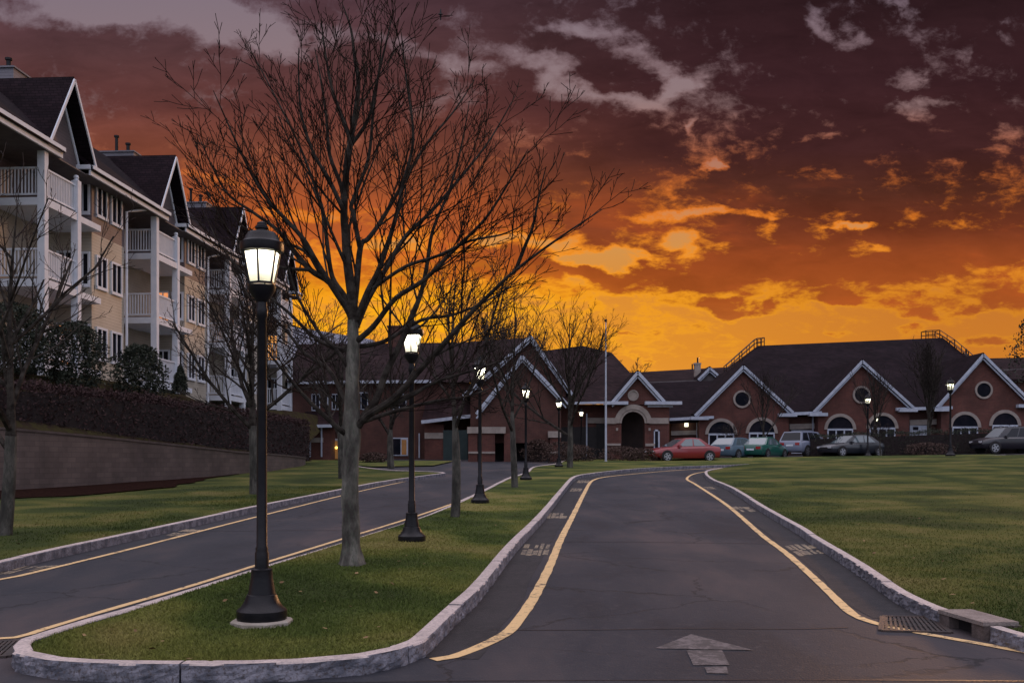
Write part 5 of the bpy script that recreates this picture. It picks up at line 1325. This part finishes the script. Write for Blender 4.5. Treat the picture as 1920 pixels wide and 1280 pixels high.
    for s in (-1, 1):
        MB().box(-h - .015, -h + .22, s * hw * .62 - .16, s * hw * .62 + .16, zl - .10, zl + .07).build('tail_light', M['tail'], root)
        MB().box(h - .22, h + .01, s * hw * .58 - .14, s * hw * .58 + .14, .56 + up, .68 + up).build('headlight', M['headl'], root)
        MB().box(h - 1.75, h - 1.6, s * hw * 1.0 - .09, s * hw * 1.0 + .09, zb1 - .02, zb1 + .12).build('mirror', pm, root)
    MB().box(-h - .02, -h + .05, -.26, .26, .58 + up, .70 + up).build('number_plate', M['white'], root)
    MB().box(h - .05, h + .02, -.42, .42, .48 + up, .60 + up).build('grille', M['darkopen'], root)
    rr = .32 if not suv else .37
    for x in (-h + .82, h - .86):
        for s in (-1, 1):
            wr = MB(); n = 20
            y0, y1 = s * (hw - .20), s * (hw + .012)
            for i in range(n): pass
            ring = [(x + rr * math.cos(2 * math.pi * i / n), y0, rr + rr * math.sin(2 * math.pi * i / n)) for i in range(n)]
            wr.prism(ring, (0, y1 - y0, 0)); w_ = wr.build('wheel', M['rubber'], root)
            rm = MB()
            for kx in range(5):
                a = 2 * math.pi * kx / 5; ca, sa_ = math.cos(a), math.sin(a)
                rm.add([(x + ca * .03 - sa_ * .05, y1 + s * .006, rr + sa_ * .03 + ca * .05), (x + ca * .03 + sa_ * .05, y1 + s * .006, rr + sa_ * .03 - ca * .05), (x + ca * rr * .66 + sa_ * .035, y1 + s * .006, rr + sa_ * rr * .66 - ca * .035), (x + ca * rr * .66 - sa_ * .035, y1 + s * .006, rr + sa_ * rr * .66 + ca * .035)], [(0, 1, 2, 3)])
            for i in range(n):
                a, a2 = 2 * math.pi * i / n, 2 * math.pi * (i + 1) / n
                rm.add([(x + k_ * math.cos(t_), y1 + s * .006, rr + k_ * math.sin(t_)) for k_, t_ in ((rr * .70, a), (rr * .70, a2), (rr * .62, a2), (rr * .62, a))], [(0, 1, 2, 3)])
            rm.build('rim', M['rim'], w_)
            ar_ = MB(); ar_.prism([(x + (rr + .06) * math.cos(math.pi * i / 12), s * (hw - .02), rr + .02 + (rr + .06) * math.sin(math.pi * i / 12)) for i in range(13)], (0, s * .024, 0)); ar_.build('wheel_arch', M['darkopen'], root)
    return root
def cl(px, Y, dz=0.0): X = (px - 960) / F * Y; return (X, Y, gz(X, Y) + .01 + dz)
car('red sedan parked at the left end of the row, seen from its side', 'car', cl(1279, 62.5), R(196), (.25, .016, .024), 'sedan', L=4.5)
car('blue-grey hatchback between the red and the green car', 'car', cl(1381, 67.5), R(48), (.09, .15, .20), 'hatch', L=4.2)
car('dark green car with its boot towards the lawn', 'car', cl(1433, 68), R(52), (.010, .10, .075), 'sedan', L=4.4)
car('silver-blue suv seen from behind, between the green car and the dark sedan', 'car', cl(1512, 71), R(45), (.22, .25, .34), 'suv', 'carglassd', L=4.6, Wd=1.86)
car('dark sedan facing the lawn, right of the silver suv', 'car', cl(1597, 69), R(203), (.018, .022, .03), 'sedan', L=4.8)
car('black suv parked alone at the right edge behind the lawn', 'car', cl(1890, 67), R(188), (.014, .012, .02), 'suv', 'carglassd', L=4.7)

# ------------------------------------------------------------------ loose pieces of a kind become parts of their own
def split_pieces(o):
    me = o.data; nv = len(me.vertices); par = list(range(nv))
    def find(a):
        while par[a] != a: par[a] = par[par[a]]; a = par[a]
        return a
    for e in me.edges:
        a, b_ = find(e.vertices[0]), find(e.vertices[1])
        if a != b_: par[a] = b_
    groups = {}
    for p in me.polygons: groups.setdefault(find(p.vertices[0]), []).append(tuple(p.vertices))
    if len(groups) < 2: return
    V = [tuple(v.co) for v in me.vertices]; base = o.name.split('.')[0]
    for i, fs in enumerate(groups.values()):
        ids = sorted({v for f in fs for v in f}); mp = {v: k for k, v in enumerate(ids)}
        nm = bpy.data.meshes.new(base); nm.from_pydata([V[v] for v in ids], [], [tuple(mp[v] for v in f) for f in fs]); nm.update()
        for m_ in me.materials: nm.materials.append(m_)
        if i == 0: o.data = nm
        else:
            n_ = bpy.data.objects.new(base, nm); COL.objects.link(n_); n_.parent = o.parent
for o in list(SC.objects):
    if o.type == 'MESH' and o.parent and o.name.split('.')[0] in ('rear_roof', 'rear_wall', 'rear_gutter', 'porch_piers', 'porch_wall', 'stone_band', 'downspout', 'lean_to_roof', 'porch_gutter', 'cornice', 'dark_green_doors') or (o.parent and o.name.split('.')[0] == 'side_windows') or (o.parent and o.name.split('.')[0] == 'gable_wall' and o.parent.name == 'apartment_building') or (o.parent and o.name.split('.')[0] == 'gutter' and o.parent.name in ('brick_clubhouse',)):
        split_pieces(o)
for o in SC.objects:
    if o.name.startswith('porch_piers'): o.name = 'porch_pier'
    if o.name.startswith('side_windows'): o.name = 'side_window'
    if o.name.startswith('dark_green_doors'): o.name = 'door'
